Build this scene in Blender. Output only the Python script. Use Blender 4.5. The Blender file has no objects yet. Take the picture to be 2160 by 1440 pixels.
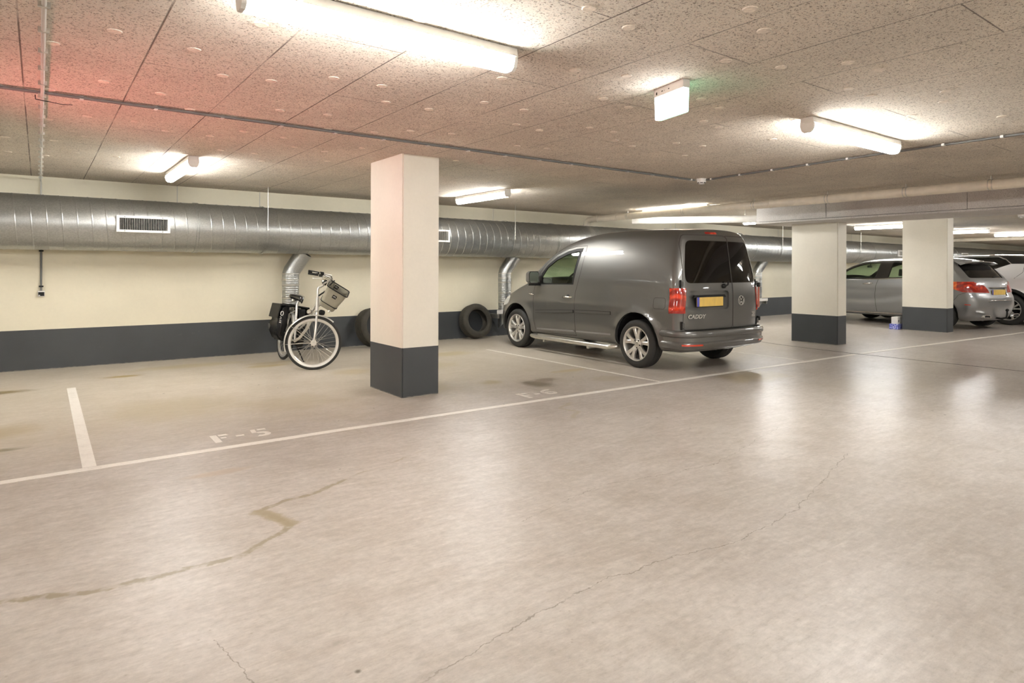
import bpy, bmesh, math, random
import numpy as np
from mathutils import Vector, Matrix
from mathutils.bvhtree import BVHTree

# ------------------------------------------------------------------ camera, world, exposure
S = bpy.context.scene
col = S.collection
PI = math.pi
EYE = 1.30                      # eye height above the floor
H = 2.448                       # ceiling height
YW = 10.05                      # back wall
cam_d = bpy.data.cameras.new('camera')
cam = bpy.data.objects.new('camera', cam_d)
col.objects.link(cam)
cam_d.sensor_width = 36.0
cam_d.lens = 1344.0 / 2160.0 * 36.0
cam_d.shift_y = -(720 - 566.2) / 2160.0
cam_d.clip_start = 0.05
cam_d.clip_end = 200
YAW = math.radians(-36.6)
cam.matrix_world = (Matrix.Translation((0, 0, EYE)) @ Matrix.Rotation(YAW, 4, 'Z') @
                    Matrix.Rotation(math.radians(90), 4, 'X') @ Matrix.Rotation(math.radians(0.184), 4, 'Z'))
S.camera = cam
w = bpy.data.worlds.new('world'); S.world = w; w.use_nodes = True
w.node_tree.nodes['Background'].inputs[0].default_value = (0.9, 0.95, 1.0, 1)
w.node_tree.nodes['Background'].inputs[1].default_value = 0.05
S.view_settings.view_transform = 'Standard'
S.view_settings.look = 'None'
S.view_settings.gamma = 1.0
S.view_settings.use_curve_mapping = False
S.view_settings.exposure = 2.06
S.cycles.use_denoising = True
S.cycles.max_bounces = 8
S.cycles.diffuse_bounces = 4
S.cycles.glossy_bounces = 3
S.cycles.use_adaptive_sampling = True
S.cycles.adaptive_threshold = 0.09
S.cycles.adaptive_min_samples = 16
S.cycles.sample_clamp_indirect = 6.0
LAMP_POWER = 19.0               # emission of the fluorescent diffusers
# added red spot out of view, no car there: tints ceiling, pillar and floor
rl = bpy.data.lights.new('added_red_light', 'SPOT'); rl.energy = 42; rl.color = (1.0, .19, .20); rl.spot_size = math.radians(105); rl.spot_blend = 1.0; rl.shadow_soft_size = .12
ro = bpy.data.objects.new('added_red_light', rl); col.objects.link(ro); ro.location = (-.85, 5.2, .6)
ro.rotation_euler = (Vector((1.5, 4.9, 2.45))-Vector((-.85, 5.2, .6))).to_track_quat('-Z', 'Y').to_euler()

# ------------------------------------------------------------------ small helpers
def tag(o, label=None, cat=None, group=None, kind=None):
    if label: o['label'] = label
    if cat: o['category'] = cat
    if group: o['group'] = group
    if kind: o['kind'] = kind
    return o

def empty(name, loc=(0, 0, 0), rz=0.0):
    o = bpy.data.objects.new(name, None); col.objects.link(o)
    o.location = loc; o.rotation_euler = (0, 0, rz); o.empty_display_size = 0.1
    return o

def link_mesh(name, me, mats, parent=None, smooth=False):
    if not isinstance(mats, (list, tuple)): mats = [mats]
    for m in mats: me.materials.append(m)
    if smooth:
        for p in me.polygons: p.use_smooth = True
    o = bpy.data.objects.new(name, me); col.objects.link(o)
    if parent is not None: o.parent = parent
    return o

def obj(name, bm, mats, parent=None, smooth=False, angle=None, bevel=0):
    if bevel:
        bmesh.ops.bevel(bm, geom=bm.edges[:], offset=bevel, segments=2, affect='EDGES', profile=0.6, material=-1)
    bmesh.ops.recalc_face_normals(bm, faces=bm.faces[:])
    me = bpy.data.meshes.new(name); bm.to_mesh(me); bm.free()
    o = link_mesh(name, me, mats, parent, smooth)
    if smooth and angle:
        me.set_sharp_from_angle(angle=math.radians(angle))
    return o

def B(): return bmesh.new()

def box(bm, x0, x1, y0, y1, z0, z1, mi=0):
    vs = [bm.verts.new(p) for p in ((x0,y0,z0),(x1,y0,z0),(x1,y1,z0),(x0,y1,z0),(x0,y0,z1),(x1,y0,z1),(x1,y1,z1),(x0,y1,z1))]
    fs = []
    for f in ((0,3,2,1),(4,5,6,7),(0,1,5,4),(1,2,6,5),(2,3,7,6),(3,0,4,7)):
        fc = bm.faces.new([vs[i] for i in f]); fc.material_index = mi; fs.append(fc)
    return vs

def tube(bm, pts, r, n=12, caps=True, closed=False, mi=0):
    """sweep a circle of radius r (number or list) along the points"""
    pts = [Vector(p) for p in pts]; m = len(pts)
    rs = r if isinstance(r, (list, tuple)) else [r] * m
    tans = []
    for i in range(m):
        if closed: t = pts[(i+1) % m] - pts[i-1]
        elif i == 0: t = pts[1] - pts[0]
        elif i == m-1: t = pts[-1] - pts[-2]
        else: t = (pts[i+1]-pts[i]).normalized() + (pts[i]-pts[i-1]).normalized()
        tans.append(t.normalized())
    up = Vector((0,0,1))
    if abs(tans[0].dot(up)) > 0.9: up = Vector((1,0,0))
    nrm = (up - tans[0]*up.dot(tans[0])).normalized()
    rings = []
    for i in range(m):
        t = tans[i]
        nrm = (nrm - t*nrm.dot(t))
        nrm = nrm.normalized() if nrm.length > 1e-6 else t.orthogonal().normalized()
        b = t.cross(nrm)
        rings.append([bm.verts.new(pts[i] + (nrm*math.cos(2*PI*k/n) + b*math.sin(2*PI*k/n))*rs[i]) for k in range(n)])
    rng = range(m) if closed else range(m-1)
    for i in rng:
        a, c = rings[i], rings[(i+1) % m]
        for k in range(n):
            f = bm.faces.new((a[k], a[(k+1)%n], c[(k+1)%n], c[k])); f.material_index = mi
    if caps and not closed:
        bm.faces.new(rings[0][::-1]).material_index = mi; bm.faces.new(rings[-1]).material_index = mi

def lathe(bm, prof, axis='x', c=(0,0,0), n=48, closed=False, mi=0, a0=0, a1=2*PI):
    """revolve (radius, along) pairs about an axis through c"""
    c = Vector(c); rings = []
    full = abs(a1-a0-2*PI) < 1e-6
    cnt = n if full else n+1
    for k in range(cnt):
        a = a0 + (a1-a0)*k/n
        ring = []
        for (r, t) in prof:
            ca, sa = math.cos(a)*r, math.sin(a)*r
            p = {'x': (t, ca, sa), 'y': (ca, t, sa), 'z': (ca, sa, t)}[axis]
            ring.append(bm.verts.new(c + Vector(p)))
        rings.append(ring)
    m = len(prof)
    for k in range(n):
        a, b = rings[k], rings[(k+1) % cnt]
        for j in range(m if closed else m-1):
            q = (a[j], a[(j+1)%m], b[(j+1)%m], b[j])
            try: bm.faces.new(q).material_index = mi
            except ValueError: pass
    bmesh.ops.remove_doubles(bm, verts=[v for r_ in rings for v in r_], dist=1e-6)

def prism(bm, poly, axis, t0, t1, mi=0):
    """extrude a 2D polygon; axis x: poly in (y,z); y: (x,z); z: (x,y)"""
    def P(u, v, t): return {'x': (t,u,v), 'y': (u,t,v), 'z': (u,v,t)}[axis]
    a = [bm.verts.new(P(u,v,t0)) for u,v in poly]; b = [bm.verts.new(P(u,v,t1)) for u,v in poly]
    n = len(poly)
    bm.faces.new(a).material_index = mi; bm.faces.new(b[::-1]).material_index = mi
    for i in range(n): bm.faces.new((a[i], b[i], b[(i+1)%n], a[(i+1)%n])).material_index = mi

def rrect(x0, x1, y0, y1, r, n=5):
    out = []
    for cx, cy, a in ((x1-r,y1-r,0),(x0+r,y1-r,90),(x0+r,y0+r,180),(x1-r,y0+r,270)):
        for k in range(n+1):
            t = math.radians(a + 90*k/n); out.append((cx+r*math.cos(t), cy+r*math.sin(t)))
    return out

def rounded_poly(pts, r, n=4):
    """round the corners of a polygon with quadratic arcs"""
    out = []; m = len(pts)
    for i in range(m):
        p = Vector(pts[i]); a = Vector(pts[i-1]); b = Vector(pts[(i+1)%m])
        ra = min(r, (a-p).length*.45); rb = min(r, (b-p).length*.45)
        A = p+(a-p).normalized()*ra; Bq = p+(b-p).normalized()*rb
        for k in range(n+1):
            t = k/n; q = A*(1-t)**2 + p*2*t*(1-t) + Bq*t*t
            out.append((q.x, q.y))
    return out

def lerp_tab(tab, x):
    if x <= tab[0][0]: return tab[0][1]
    for (a, va), (b, vb) in zip(tab, tab[1:]):
        if x <= b: return va + (vb-va)*(x-a)/(b-a)
    return tab[-1][1]

def smooth_tab(tab, lo, hi, n=220, k=5):
    xs = np.linspace(lo, hi, n); v = np.array([lerp_tab(tab, x) for x in xs])
    for _ in range(k):
        p = np.pad(v, 3, mode='edge'); v = sum(p[i:i+n] for i in range(7))/7.0
    return lambda q: np.interp(q, xs, v)

# ------------------------------------------------------------------ materials
def nt(name):
    m = bpy.data.materials.new(name); m.use_nodes = True
    return m, m.node_tree, m.node_tree.nodes['Principled BSDF']

def flat(name, c, rough=0.5, metal=0.0, coat=0.0, noise=0.06, scale=12.0, bump=0.0, bscale=80.0, spec=0.5, trans=0.0, coat_rough=0.05):
    m, t, p = nt(name)
    p.inputs['Roughness'].default_value = rough; p.inputs['Metallic'].default_value = metal
    p.inputs['Coat Weight'].default_value = coat; p.inputs['Coat Roughness'].default_value = coat_rough
    p.inputs['Specular IOR Level'].default_value = spec
    p.inputs['Transmission Weight'].default_value = trans
    tc = t.nodes.new('ShaderNodeTexCoord')
    n = t.nodes.new('ShaderNodeTexNoise'); n.inputs['Scale'].default_value = scale; n.inputs['Detail'].default_value = 4
    t.links.new(tc.outputs['Object'], n.inputs['Vector'])
    r = t.nodes.new('ShaderNodeMapRange'); r.inputs[3].default_value = 1-noise; r.inputs[4].default_value = 1+noise
    r.inputs[1].default_value = .3; r.inputs[2].default_value = .7
    t.links.new(n.outputs[0], r.inputs[0])
    mx = t.nodes.new('ShaderNodeVectorMath'); mx.operation = 'SCALE'; mx.inputs[0].default_value = c
    t.links.new(r.outputs[0], mx.inputs['Scale']); t.links.new(mx.outputs[0], p.inputs['Base Color'])
    if bump:
        n2 = t.nodes.new('ShaderNodeTexNoise'); n2.inputs['Scale'].default_value = bscale; n2.inputs['Detail'].default_value = 5
        t.links.new(tc.outputs['Object'], n2.inputs['Vector'])
        b = t.nodes.new('ShaderNodeBump'); b.inputs['Strength'].default_value = bump; b.inputs['Distance'].default_value = .01
        t.links.new(n2.outputs[0], b.inputs['Height']); t.links.new(b.outputs[0], p.inputs['Normal'])
    return m

def emissive(name, c, s):
    m, t, p = nt(name)
    p.inputs['Base Color'].default_value = (*c, 1); p.inputs['Roughness'].default_value = .4
    p.inputs['Emission Color'].default_value = (*c, 1); p.inputs['Emission Strength'].default_value = s
    return m

class N:
    """tiny node-writing helper"""
    def __init__(s, t): s.t = t
    def new(s, k, **kw):
        n = s.t.nodes.new(k)
        for a, v in kw.items(): setattr(n, a, v)
        return n
    def val(s, n, i, v):
        if hasattr(v, 'links') or isinstance(v, bpy.types.NodeSocket): s.t.links.new(v, n.inputs[i])
        else: n.inputs[i].default_value = v
    def math(s, op, a, b=0.0, c=None, clamp=False):
        n = s.new('ShaderNodeMath', operation=op, use_clamp=clamp)
        s.val(n, 0, a); s.val(n, 1, b)
        if c is not None: s.val(n, 2, c)
        return n.outputs[0]
    def vec(s, op, a, b=None, scale=None):
        n = s.new('ShaderNodeVectorMath', operation=op); s.val(n, 0, a)
        if b is not None: s.val(n, 1, b)
        if scale is not None: s.val(n, 'Scale', scale)
        return n.outputs[1] if op in ('LENGTH', 'DISTANCE', 'DOT_PRODUCT') else n.outputs[0]
    def noise(s, v, scale, detail=4, rough=.5, dist=0.0):
        n = s.new('ShaderNodeTexNoise'); s.val(n, 'Vector', v); n.inputs['Scale'].default_value = scale
        n.inputs['Detail'].default_value = detail; n.inputs['Roughness'].default_value = rough; n.inputs['Distortion'].default_value = dist
        return n.outputs[0]
    def rng(s, v, a, b, c=0.0, d=1.0, smooth=False):
        n = s.new('ShaderNodeMapRange')
        if smooth: n.interpolation_type = 'SMOOTHSTEP'
        s.val(n, 0, v); s.val(n, 1, a); s.val(n, 2, b); s.val(n, 3, c); s.val(n, 4, d)
        return n.outputs[0]
    def mix(s, f, a, b, mode='MIX'):
        n = s.new('ShaderNodeMix', data_type='RGBA', blend_type=mode)
        s.val(n, 0, f)
        for i, v in ((6, a), (7, b)):
            if isinstance(v, tuple) and len(v) == 3: v = (*v, 1)
            s.val(n, i, v)
        return n.outputs[2]
    def comb(s, x, y, z=0.0):
        n = s.new('ShaderNodeCombineXYZ'); s.val(n, 0, x); s.val(n, 1, y); s.val(n, 2, z); return n.outputs[0]

def geo(n):
    g = n.new('ShaderNodeNewGeometry'); sp = n.new('ShaderNodeSeparateXYZ'); n.t.links.new(g.outputs['Position'], sp.inputs[0])
    return g.outputs['Position'], sp.outputs[0], sp.outputs[1], sp.outputs[2]

def seg_dist(n, x, y, a, b):
    """distance from (x,y) to the segment a-b"""
    ax, ay = a; dx, dy = b[0]-a[0], b[1]-a[1]; L2 = dx*dx+dy*dy
    px = n.math('SUBTRACT', x, ax); py = n.math('SUBTRACT', y, ay)
    t = n.math('ADD', n.math('MULTIPLY', px, dx/L2), n.math('MULTIPLY', py, dy/L2), clamp=True)
    ex = n.math('MULTIPLY_ADD', t, -dx, px); ey = n.math('MULTIPLY_ADD', t, -dy, py)
    return n.vec('LENGTH', n.comb(ex, ey))

def poly_dist(n, x, y, pts):
    d = None
    for a, b in zip(pts, pts[1:]):
        e = seg_dist(n, x, y, a, b)
        d = e if d is None else n.math('MINIMUM', d, e)
    return d

def wool(name, base, dark, joints=True, contrast=1.0):
    """wood-wool cement board: curly fibres, dark pits; panel joints along the world axes"""
    m, t, p = nt(name); n = N(t); pos, x, y, z = geo(n)
    warp = n.new('ShaderNodeTexNoise'); n.val(warp, 'Vector', pos); warp.inputs['Scale'].default_value = 9; warp.inputs['Detail'].default_value = 2
    wv = n.vec('SCALE', n.vec('SUBTRACT', warp.outputs[1], (.5,.5,.5)), scale=.16)
    wp = n.vec('ADD', pos, wv)
    fib = []
    for k, (sx, sy, sz) in enumerate(((1,4.5,1),(4.5,1,1),(1.8,3.4,2))):
        mp = n.new('ShaderNodeMapping'); n.val(mp, 0, wp); mp.inputs['Scale'].default_value = (sx, sy, sz if name != 'board_white' else 1)
        mp.inputs['Rotation'].default_value = (0, 0, .5*k); mp.inputs['Location'].default_value = (k*3.1, k, 0)
        q = n.noise(mp.outputs[0], 30, 3, .6)
        fib.append(n.math('ABSOLUTE', n.math('SUBTRACT', q, .5)))
    f = n.math('MINIMUM', n.math('MINIMUM', fib[0], fib[1]), fib[2])          # 0 on a fibre's crest line
    ridge = n.rng(f, 0.0, .05, 1.0, 0.0)
    pits = n.rng(n.noise(pos, 95, 4, .72), .555, .62, 0, 1)
    big = n.rng(n.noise(pos, 1.3, 3), .35, .65, .94, 1.06)
    c = n.mix(n.math('MULTIPLY', ridge, .55*contrast), base, tuple(min(.97, v*1.4) for v in base))
    c = n.mix(n.math('MULTIPLY', pits, .80*contrast), c, dark)
    c = n.mix(1.0, c, n.comb(big, big, big), 'MULTIPLY')
    h = n.math('SUBTRACT', ridge, n.math('MULTIPLY', pits, 1.5))
    if joints:
        PWI, PL = .5455, 2.03
        # joints running along y, and staggered cross joints
        u = n.math('DIVIDE', n.math('ADD', x, .08), PWI)
        row = n.math('FLOOR', u); fx = n.math('SUBTRACT', u, row)
        dx = n.math('MULTIPLY', n.math('MINIMUM', fx, n.math('SUBTRACT', 1.0, fx)), PWI)
        par = n.math('MODULO', n.math('ADD', row, 40), 2)
        v = n.math('DIVIDE', n.math('SUBTRACT', n.math('SUBTRACT', y, 4.10), n.math('MULTIPLY', n.math('SUBTRACT', 1.0, par), PL/2)), PL)
        fy = n.math('FRACT', n.math('ADD', v, 10))
        dy = n.math('MULTIPLY', n.math('MINIMUM', fy, n.math('SUBTRACT', 1.0, fy)), PL)
        jx = n.rng(dx, .0015, .0055, .9, 0); jy = n.rng(dy, .0015, .0045, .8, 0)
        # joints are tight further from the left wall and only half visible
        jn = n.rng(n.noise(n.comb(x, y, 0), 1.6, 2), .40, .52, .35, 1)
        far = n.math('MAXIMUM', n.rng(x, 2.5, 5.0, 1.0, 0.35), 0.0)
        j = n.math('MULTIPLY', n.math('MAXIMUM', n.math('MULTIPLY', jx, far), jy), jn)
        c = n.mix(n.math('MULTIPLY', j, .85), c, (.10, .07, .045))
        h = n.math('SUBTRACT', h, n.math('MULTIPLY', j, 5))
    b = n.new('ShaderNodeBump'); b.inputs['Strength'].default_value = .7; b.inputs['Distance'].default_value = .005
    t.links.new(h, b.inputs['Height']); t.links.new(b.outputs[0], p.inputs['Normal'])
    t.links.new(c, p.inputs['Base Color']); p.inputs['Roughness'].default_value = .95; p.inputs['Specular IOR Level'].default_value = .15
    return m

def floor_mat():
    m, t, p = nt('concrete_floor'); n = N(t); pos, x, y, z = geo(n)
    xy = n.comb(x, y, 0)
    cl = n.noise(xy, .55, 5, .55); md = n.noise(xy, 2.6, 6, .62, .4); fn = n.noise(xy, 26, 5, .7)
    st = n.new('ShaderNodeMapping'); n.val(st, 0, xy); st.inputs['Rotation'].default_value = (0,0,.35); st.inputs['Scale'].default_value = (.7, 2.6, 1)
    sw = n.noise(st.outputs[0], 3.2, 6, .65, 1.2)
    c = n.mix(n.rng(cl, .35, .65), (.468,.418,.372), (.565,.515,.468))
    c = n.mix(n.rng(md, .42, .70, 0, .55), c, (.37,.315,.26))
    c = n.mix(n.rng(sw, .50, .74, 0, .40), c, (.68,.63,.575))
    f8 = n.noise(st.outputs[0], 9, 6, .8); c = n.mix(n.rng(f8, .50, .66, 0, .45), c, (.35,.30,.245)); c = n.mix(n.rng(f8, .48, .36, 0, .35), c, (.66,.61,.55))
    f20 = n.noise(st.outputs[0], 32, 5, .8); c = n.mix(n.rng(f20, .58, .68, 0, .5), c, (.30,.25,.20))
    g = n.rng(fn, .3, .7, .86, 1.10); c = n.mix(1.0, c, n.comb(g, g, g), 'MULTIPLY')
    # ochre tint over the bays near the back wall
    bay = n.rng(n.math('ADD', y, n.math('MULTIPLY', md, 1.2)), 5.2, 7.2, 0, .35, True)
    c = n.mix(n.math('MULTIPLY', bay, n.rng(x, 8, 12, 1, .25)), c, (.62,.54,.38))
    # dried puddles and drip marks
    wob = n.math('MULTIPLY', n.math('SUBTRACT', n.noise(xy, 3.5, 5, .7), .5), 1.3)
    for (sx, sy, rx, ry, cc, k) in (
        (-.35,8.43,.34,.13,(.22,.16,.06),.85),(-.4,5.78,.36,.07,(.19,.15,.07),.9),(-.3,6.4,.38,.3,(.38,.29,.14),.5),
        (.80,8.85,.24,.10,(.36,.25,.07),.75),(2.45,8.72,.30,.13,(.40,.30,.10),.6),(1.6,9.3,.8,.2,(.45,.36,.16),.45),
        (4.15,5.98,.16,.13,(.36,.28,.12),.7),(4.52,5.62,.17,.28,(.22,.18,.12),.85),(4.75,5.75,.22,.12,(.25,.2,.14),.7),
        (5.42,6.10,.30,.10,(.48,.36,.16),.6),(5.0,8.35,.5,.25,(.45,.36,.15),.5),(4.2,7.5,.5,.35,(.46,.38,.2),.4),
        (3.4,6.2,.3,.5,(.42,.33,.16),.5),(1.0,6.6,.6,.6,(.45,.38,.24),.45),(2.0,6.2,.5,.4,(.42,.35,.22),.4),
        (7.0,4.45,.65,.35,(.40,.32,.16),.5),(7.5,3.3,.9,.6,(.42,.36,.26),.35),(5.4,5.4,.25,.2,(.4,.33,.2),.4),
        (.9,4.35,.22,.06,(.45,.33,.22),.5),(2.6,8.95,.5,.14,(.40,.3,.12),.4),(3.2,7.6,.3,.25,(.4,.3,.13),.4)):
        ex = n.math('DIVIDE', n.math('SUBTRACT', x, sx), rx); ey = n.math('DIVIDE', n.math('SUBTRACT', y, sy), ry)
        d = n.math('ADD', n.vec('LENGTH', n.comb(ex, ey)), wob)
        c = n.mix(n.rng(d, .35, 1.2, min(.97, k*1.15), 0, True), c, cc)
    # hairline cracks, and the dark water track along the widest of them
    wx = n.math('MULTIPLY_ADD', n.noise(xy, 7, 4, .7), .10, n.math('SUBTRACT', x, .05))
    wy = n.math('MULTIPLY_ADD', n.noise(n.vec('ADD', xy, (7,3,0)), 7, 4, .7), .10, n.math('SUBTRACT', y, .05))
    track = [(-.6,3.25),(-.118,3.17),(.23,3.04),(.74,3.04),(.9,3.15),(1.03,3.25),(1.0,3.40),(.93,3.53),(1.1,3.61),(1.33,3.65),(1.5,3.75)]
    d1 = poly_dist(n, wx, wy, track)
    brk = n.rng(n.noise(xy, 14, 3), .36, .5, .3, 1)
    c = n.mix(n.math('MULTIPLY', n.rng(d1, .012, .026, .85, 0), brk), c, (.30,.245,.155))
    blob = poly_dist(n, wx, wy, [(.93,3.52),(.99,3.42),(1.03,3.28)])
    c = n.mix(n.rng(blob, .030, .052, .8, 0), c, (.34,.275,.17))
    t2 = poly_dist(n, wx, wy, [(1.5,3.75),(2.2,4.02),(2.45,4.2)])
    c = n.mix(n.math('MULTIPLY', n.rng(t2, .006, .014, .7, 0), n.rng(n.noise(xy, 5, 3), .45, .55)), c, (.36,.30,.2))
    t3 = poly_dist(n, wx, wy, [(3.75,4.15),(3.95,4.3),(3.9,4.5),(4.15,4.62)])
    c = n.mix(n.rng(t3, .012, .03, .6, 0), c, (.40,.34,.22))
    for pts, wd in (([(.92,1.75),(1.31,1.84),(1.84,1.91),(2.25,1.88),(2.7,1.80),(3.3,1.85),(4.6,2.2)], .004),
                    ([(2.0,2.6),(2.7,2.75),(3.6,2.6),(4.9,2.9)], .0025), ([(.5,2.4),(.55,2.0),(.75,1.7)], .003)):
        dd = poly_dist(n, wx, wy, pts)
        c = n.mix(n.math('MULTIPLY', n.rng(dd, wd*.4, wd, .7, 0), brk), c, (.2,.165,.12))
    # grit
    vo = n.new('ShaderNodeTexVoronoi'); n.val(vo, 'Vector', xy); vo.inputs['Scale'].default_value = 3.2
    pick = n.math('GREATER_THAN', n.noise(xy, 1.1, 2), .52)
    c = n.mix(n.math('MULTIPLY', n.rng(vo.outputs[0], .022, .045, .9, 0), pick), c, (.12,.10,.07))
    vo2 = n.new('ShaderNodeTexVoronoi'); n.val(vo2, 'Vector', xy); vo2.inputs['Scale'].default_value = 11
    c = n.mix(n.rng(vo2.outputs[0], .02, .07, .5, 0), c, (.30,.25,.18))
    t.links.new(c, p.inputs['Base Color'])
    r = n.rng(cl, .3, .7, .275, .30); t.links.new(n.math('ADD', r, n.rng(x, 2, 8, .11, 0.0)), p.inputs['Roughness'])
    p.inputs['Specular IOR Level'].default_value = .5
    b = n.new('ShaderNodeBump'); b.inputs['Strength'].default_value = .05; b.inputs['Distance'].default_value = .002
    t.links.new(fn, b.inputs['Height']); t.links.new(b.outputs[0], p.inputs['Normal'])
    return m

def galv():
    m, t, p = nt('galvanised_steel'); n = N(t)
    tc = n.new('ShaderNodeTexCoord'); v = tc.outputs['Object']
    vo = n.new('ShaderNodeTexVoronoi'); n.val(vo, 'Vector', v); vo.inputs['Scale'].default_value = 90
    q = n.noise(v, 60, 4, .7); big = n.noise(v, 2.0, 3)
    sp = n.new('ShaderNodeSeparateColor'); t.links.new(vo.outputs[1], sp.inputs[0])
    k = n.math('ADD', n.math('MULTIPLY', sp.outputs[0], .10), n.math('ADD', n.math('MULTIPLY', q, .16), n.math('MULTIPLY', big, .12)))
    g = n.rng(k, .1, .3, .36, .52)
    t.links.new(n.comb(n.math('MULTIPLY', g, .975), g, n.math('MULTIPLY', g, .97)), p.inputs['Base Color'])
    p.inputs['Metallic'].default_value = .85
    t.links.new(n.rng(q, .3, .7, .31, .39), p.inputs['Roughness'])
    return m

def paintwork(name, c, metal=.55, rough=.38):
    m, t, p = nt(name); n = N(t)
    tc = n.new('ShaderNodeTexCoord')
    q = n.noise(tc.outputs['Object'], 900, 2); g = n.rng(q, .3, .7, .92, 1.08)
    t.links.new(n.mix(1.0, c, n.comb(g, g, g), 'MULTIPLY'), p.inputs['Base Color'])
    p.inputs['Metallic'].default_value = metal; p.inputs['Roughness'].default_value = rough
    p.inputs['Coat Weight'].default_value = 1.0; p.inputs['Coat Roughness'].default_value = .04
    return m

def glass(name, tint, rough=.02, alpha=.35):
    """thin pane: mirror reflection over a tinted see-through layer"""
    m = bpy.data.materials.new(name); m.use_nodes = True; t = m.node_tree; n = N(t)
    t.nodes.remove(t.nodes['Principled BSDF']); out = t.nodes['Material Output']
    tr = n.new('ShaderNodeBsdfTransparent'); tr.inputs[0].default_value = (*tint, 1)
    gl = n.new('ShaderNodeBsdfGlossy'); gl.inputs['Roughness'].default_value = rough
    g = n.new('ShaderNodeNewGeometry'); dt = n.math('ABSOLUTE', n.vec('DOT_PRODUCT', g.outputs['Normal'], g.outputs['Incoming']))
    fres = n.math('MULTIPLY_ADD', n.math('POWER', n.math('SUBTRACT', 1.0, dt), 5.0), .9, .07)
    tcn = n.new('ShaderNodeTexCoord'); q = n.noise(tcn.outputs['Object'], 3, 3)
    f = n.math('MULTIPLY_ADD', q, .02, fres)
    mx = n.new('ShaderNodeMixShader'); t.links.new(f, mx.inputs[0]); t.links.new(tr.outputs[0], mx.inputs[1]); t.links.new(gl.outputs[0], mx.inputs[2])
    t.links.new(mx.outputs[0], out.inputs[0])
    return m

def wall_paint(name, c, k=.04, rough=.6, scuff=False):
    m, t, p = nt(name); n = N(t); pos, x, y, z = geo(n)
    q = n.noise(pos, 1.4, 4); f = n.noise(pos, 30, 4, .6)
    g = n.math('ADD', n.rng(q, .3, .7, 1-k, 1+k), n.rng(f, .3, .7, -.015, .015))
    cc = n.mix(1.0, c, n.comb(g, g, g), 'MULTIPLY')
    if scuff:
        mp = n.new('ShaderNodeMapping'); n.val(mp, 0, pos); mp.inputs['Scale'].default_value = (1.2, 1.2, 9)
        s = n.math('MULTIPLY', n.rng(n.noise(mp.outputs[0], 6, 6, .75), .66, .72, 0, .55), n.rng(n.noise(pos, .9, 2), .45, .6))
        cc = n.mix(s, cc, (.45,.43,.38))
        low = n.rng(n.math('ADD', z, n.math('MULTIPLY', n.noise(pos, 18, 4), .02)), .010, .022, .7, 0)
        cc = n.mix(low, cc, (.42,.38,.31))
    t.links.new(cc, p.inputs['Base Color']); p.inputs['Roughness'].default_value = rough
    b = n.new('ShaderNodeBump'); b.inputs['Strength'].default_value = .08; b.inputs['Distance'].default_value = .005
    t.links.new(f, b.inputs['Height']); t.links.new(b.outputs[0], p.inputs['Normal'])
    return m

def marking(name='worn_white_paint', a=.48, b_=.66, k=.3):
    m, t, p = nt(name); n = N(t); pos, x, y, z = geo(n)
    q = n.noise(pos, 9, 6, .75); f = n.noise(pos, 60, 4, .7)
    c = n.mix(n.rng(q, a, b_, .0, k), (.86,.82,.75), (.53,.475,.42))
    c = n.mix(n.rng(f, .60, .68, 0, .5), c, (.5,.44,.37))
    t.links.new(c, p.inputs['Base Color']); p.inputs['Roughness'].default_value = .45
    return m

def plate_mat():
    m, t, p = nt('plate_yellow'); n = N(t); tc = n.new('ShaderNodeTexCoord')
    mp = n.new('ShaderNodeMapping'); n.val(mp, 0, tc.outputs['Object']); mp.inputs['Scale'].default_value = (14, 1, 5)
    q = n.noise(mp.outputs[0], 1.3, 2)
    t.links.new(n.mix(n.rng(q, .35, .65, 0, .5), (.82,.56,.13), (.62,.42,.14)), p.inputs['Base Color'])
    p.inputs['Roughness'].default_value = .4
    return m

def lens(name, c, dark):
    m, t, p = nt(name); n = N(t); tc = n.new('ShaderNodeTexCoord')
    wv = n.new('ShaderNodeTexWave'); n.val(wv, 'Vector', tc.outputs['Object']); wv.bands_direction = 'Z'; wv.inputs['Scale'].default_value = 3.0
    wv.inputs['Distortion'].default_value = 9
    q = n.noise(tc.outputs['Object'], 14, 3)
    f = n.math('MULTIPLY', n.rng(wv.outputs[1], .2, .8), n.rng(q, .35, .65))
    t.links.new(n.mix(f, dark, c), p.inputs['Base Color']); p.inputs['Roughness'].default_value = .12
    p.inputs['Coat Weight'].default_value = 1
    p.inputs['Subsurface Weight'].default_value = .0
    return m

M = {}
M['floor'] = floor_mat()
M['wool'] = wool('wood_wool_board', (.86,.745,.615), (.20,.14,.08))
M['wool_white'] = wool('board_white', (.90,.86,.82), (.22,.18,.13), joints=False, contrast=.55)
M['cream'] = wall_paint('cream_paint', (.78,.725,.57))
M['pillar'] = wall_paint('pillar_paint', (.80,.76,.655), rough=.5)
M['dark'] = wall_paint('slate_paint', (.057,.062,.066), .12, .45, scuff=True)
M['galv'] = galv()
M['pvc'] = flat('cream_pvc', (.80,.73,.60), .35)
M['white_pvc'] = flat('white_pvc', (.80,.78,.73), .35)
M['washer'] = flat('washer_cream', (.80,.71,.59), .7, noise=.2, scale=60)
M['white'] = flat('white_enamel', (.78,.76,.72), .4)
M['conduit'] = flat('grey_conduit', (.16,.16,.155), .45)
M['conduit_light'] = flat('light_grey_conduit', (.52,.50,.45), .4)
M['diff'] = emissive('lit_diffuser', (1.0,.995,.985), LAMP_POWER)
M['exit'] = emissive('lit_sign_panel', (.95,.98,1.0), 4.0)
M['exit_back'] = emissive('lit_green_side', (.35,1.0,.65), 1.0)
M['mark'] = marking()
M['mark_worn'] = marking('faded_white_paint', .42, .60, .62)
M['black'] = flat('black_plastic', (.014,.014,.013), .5, spec=.25)
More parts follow.
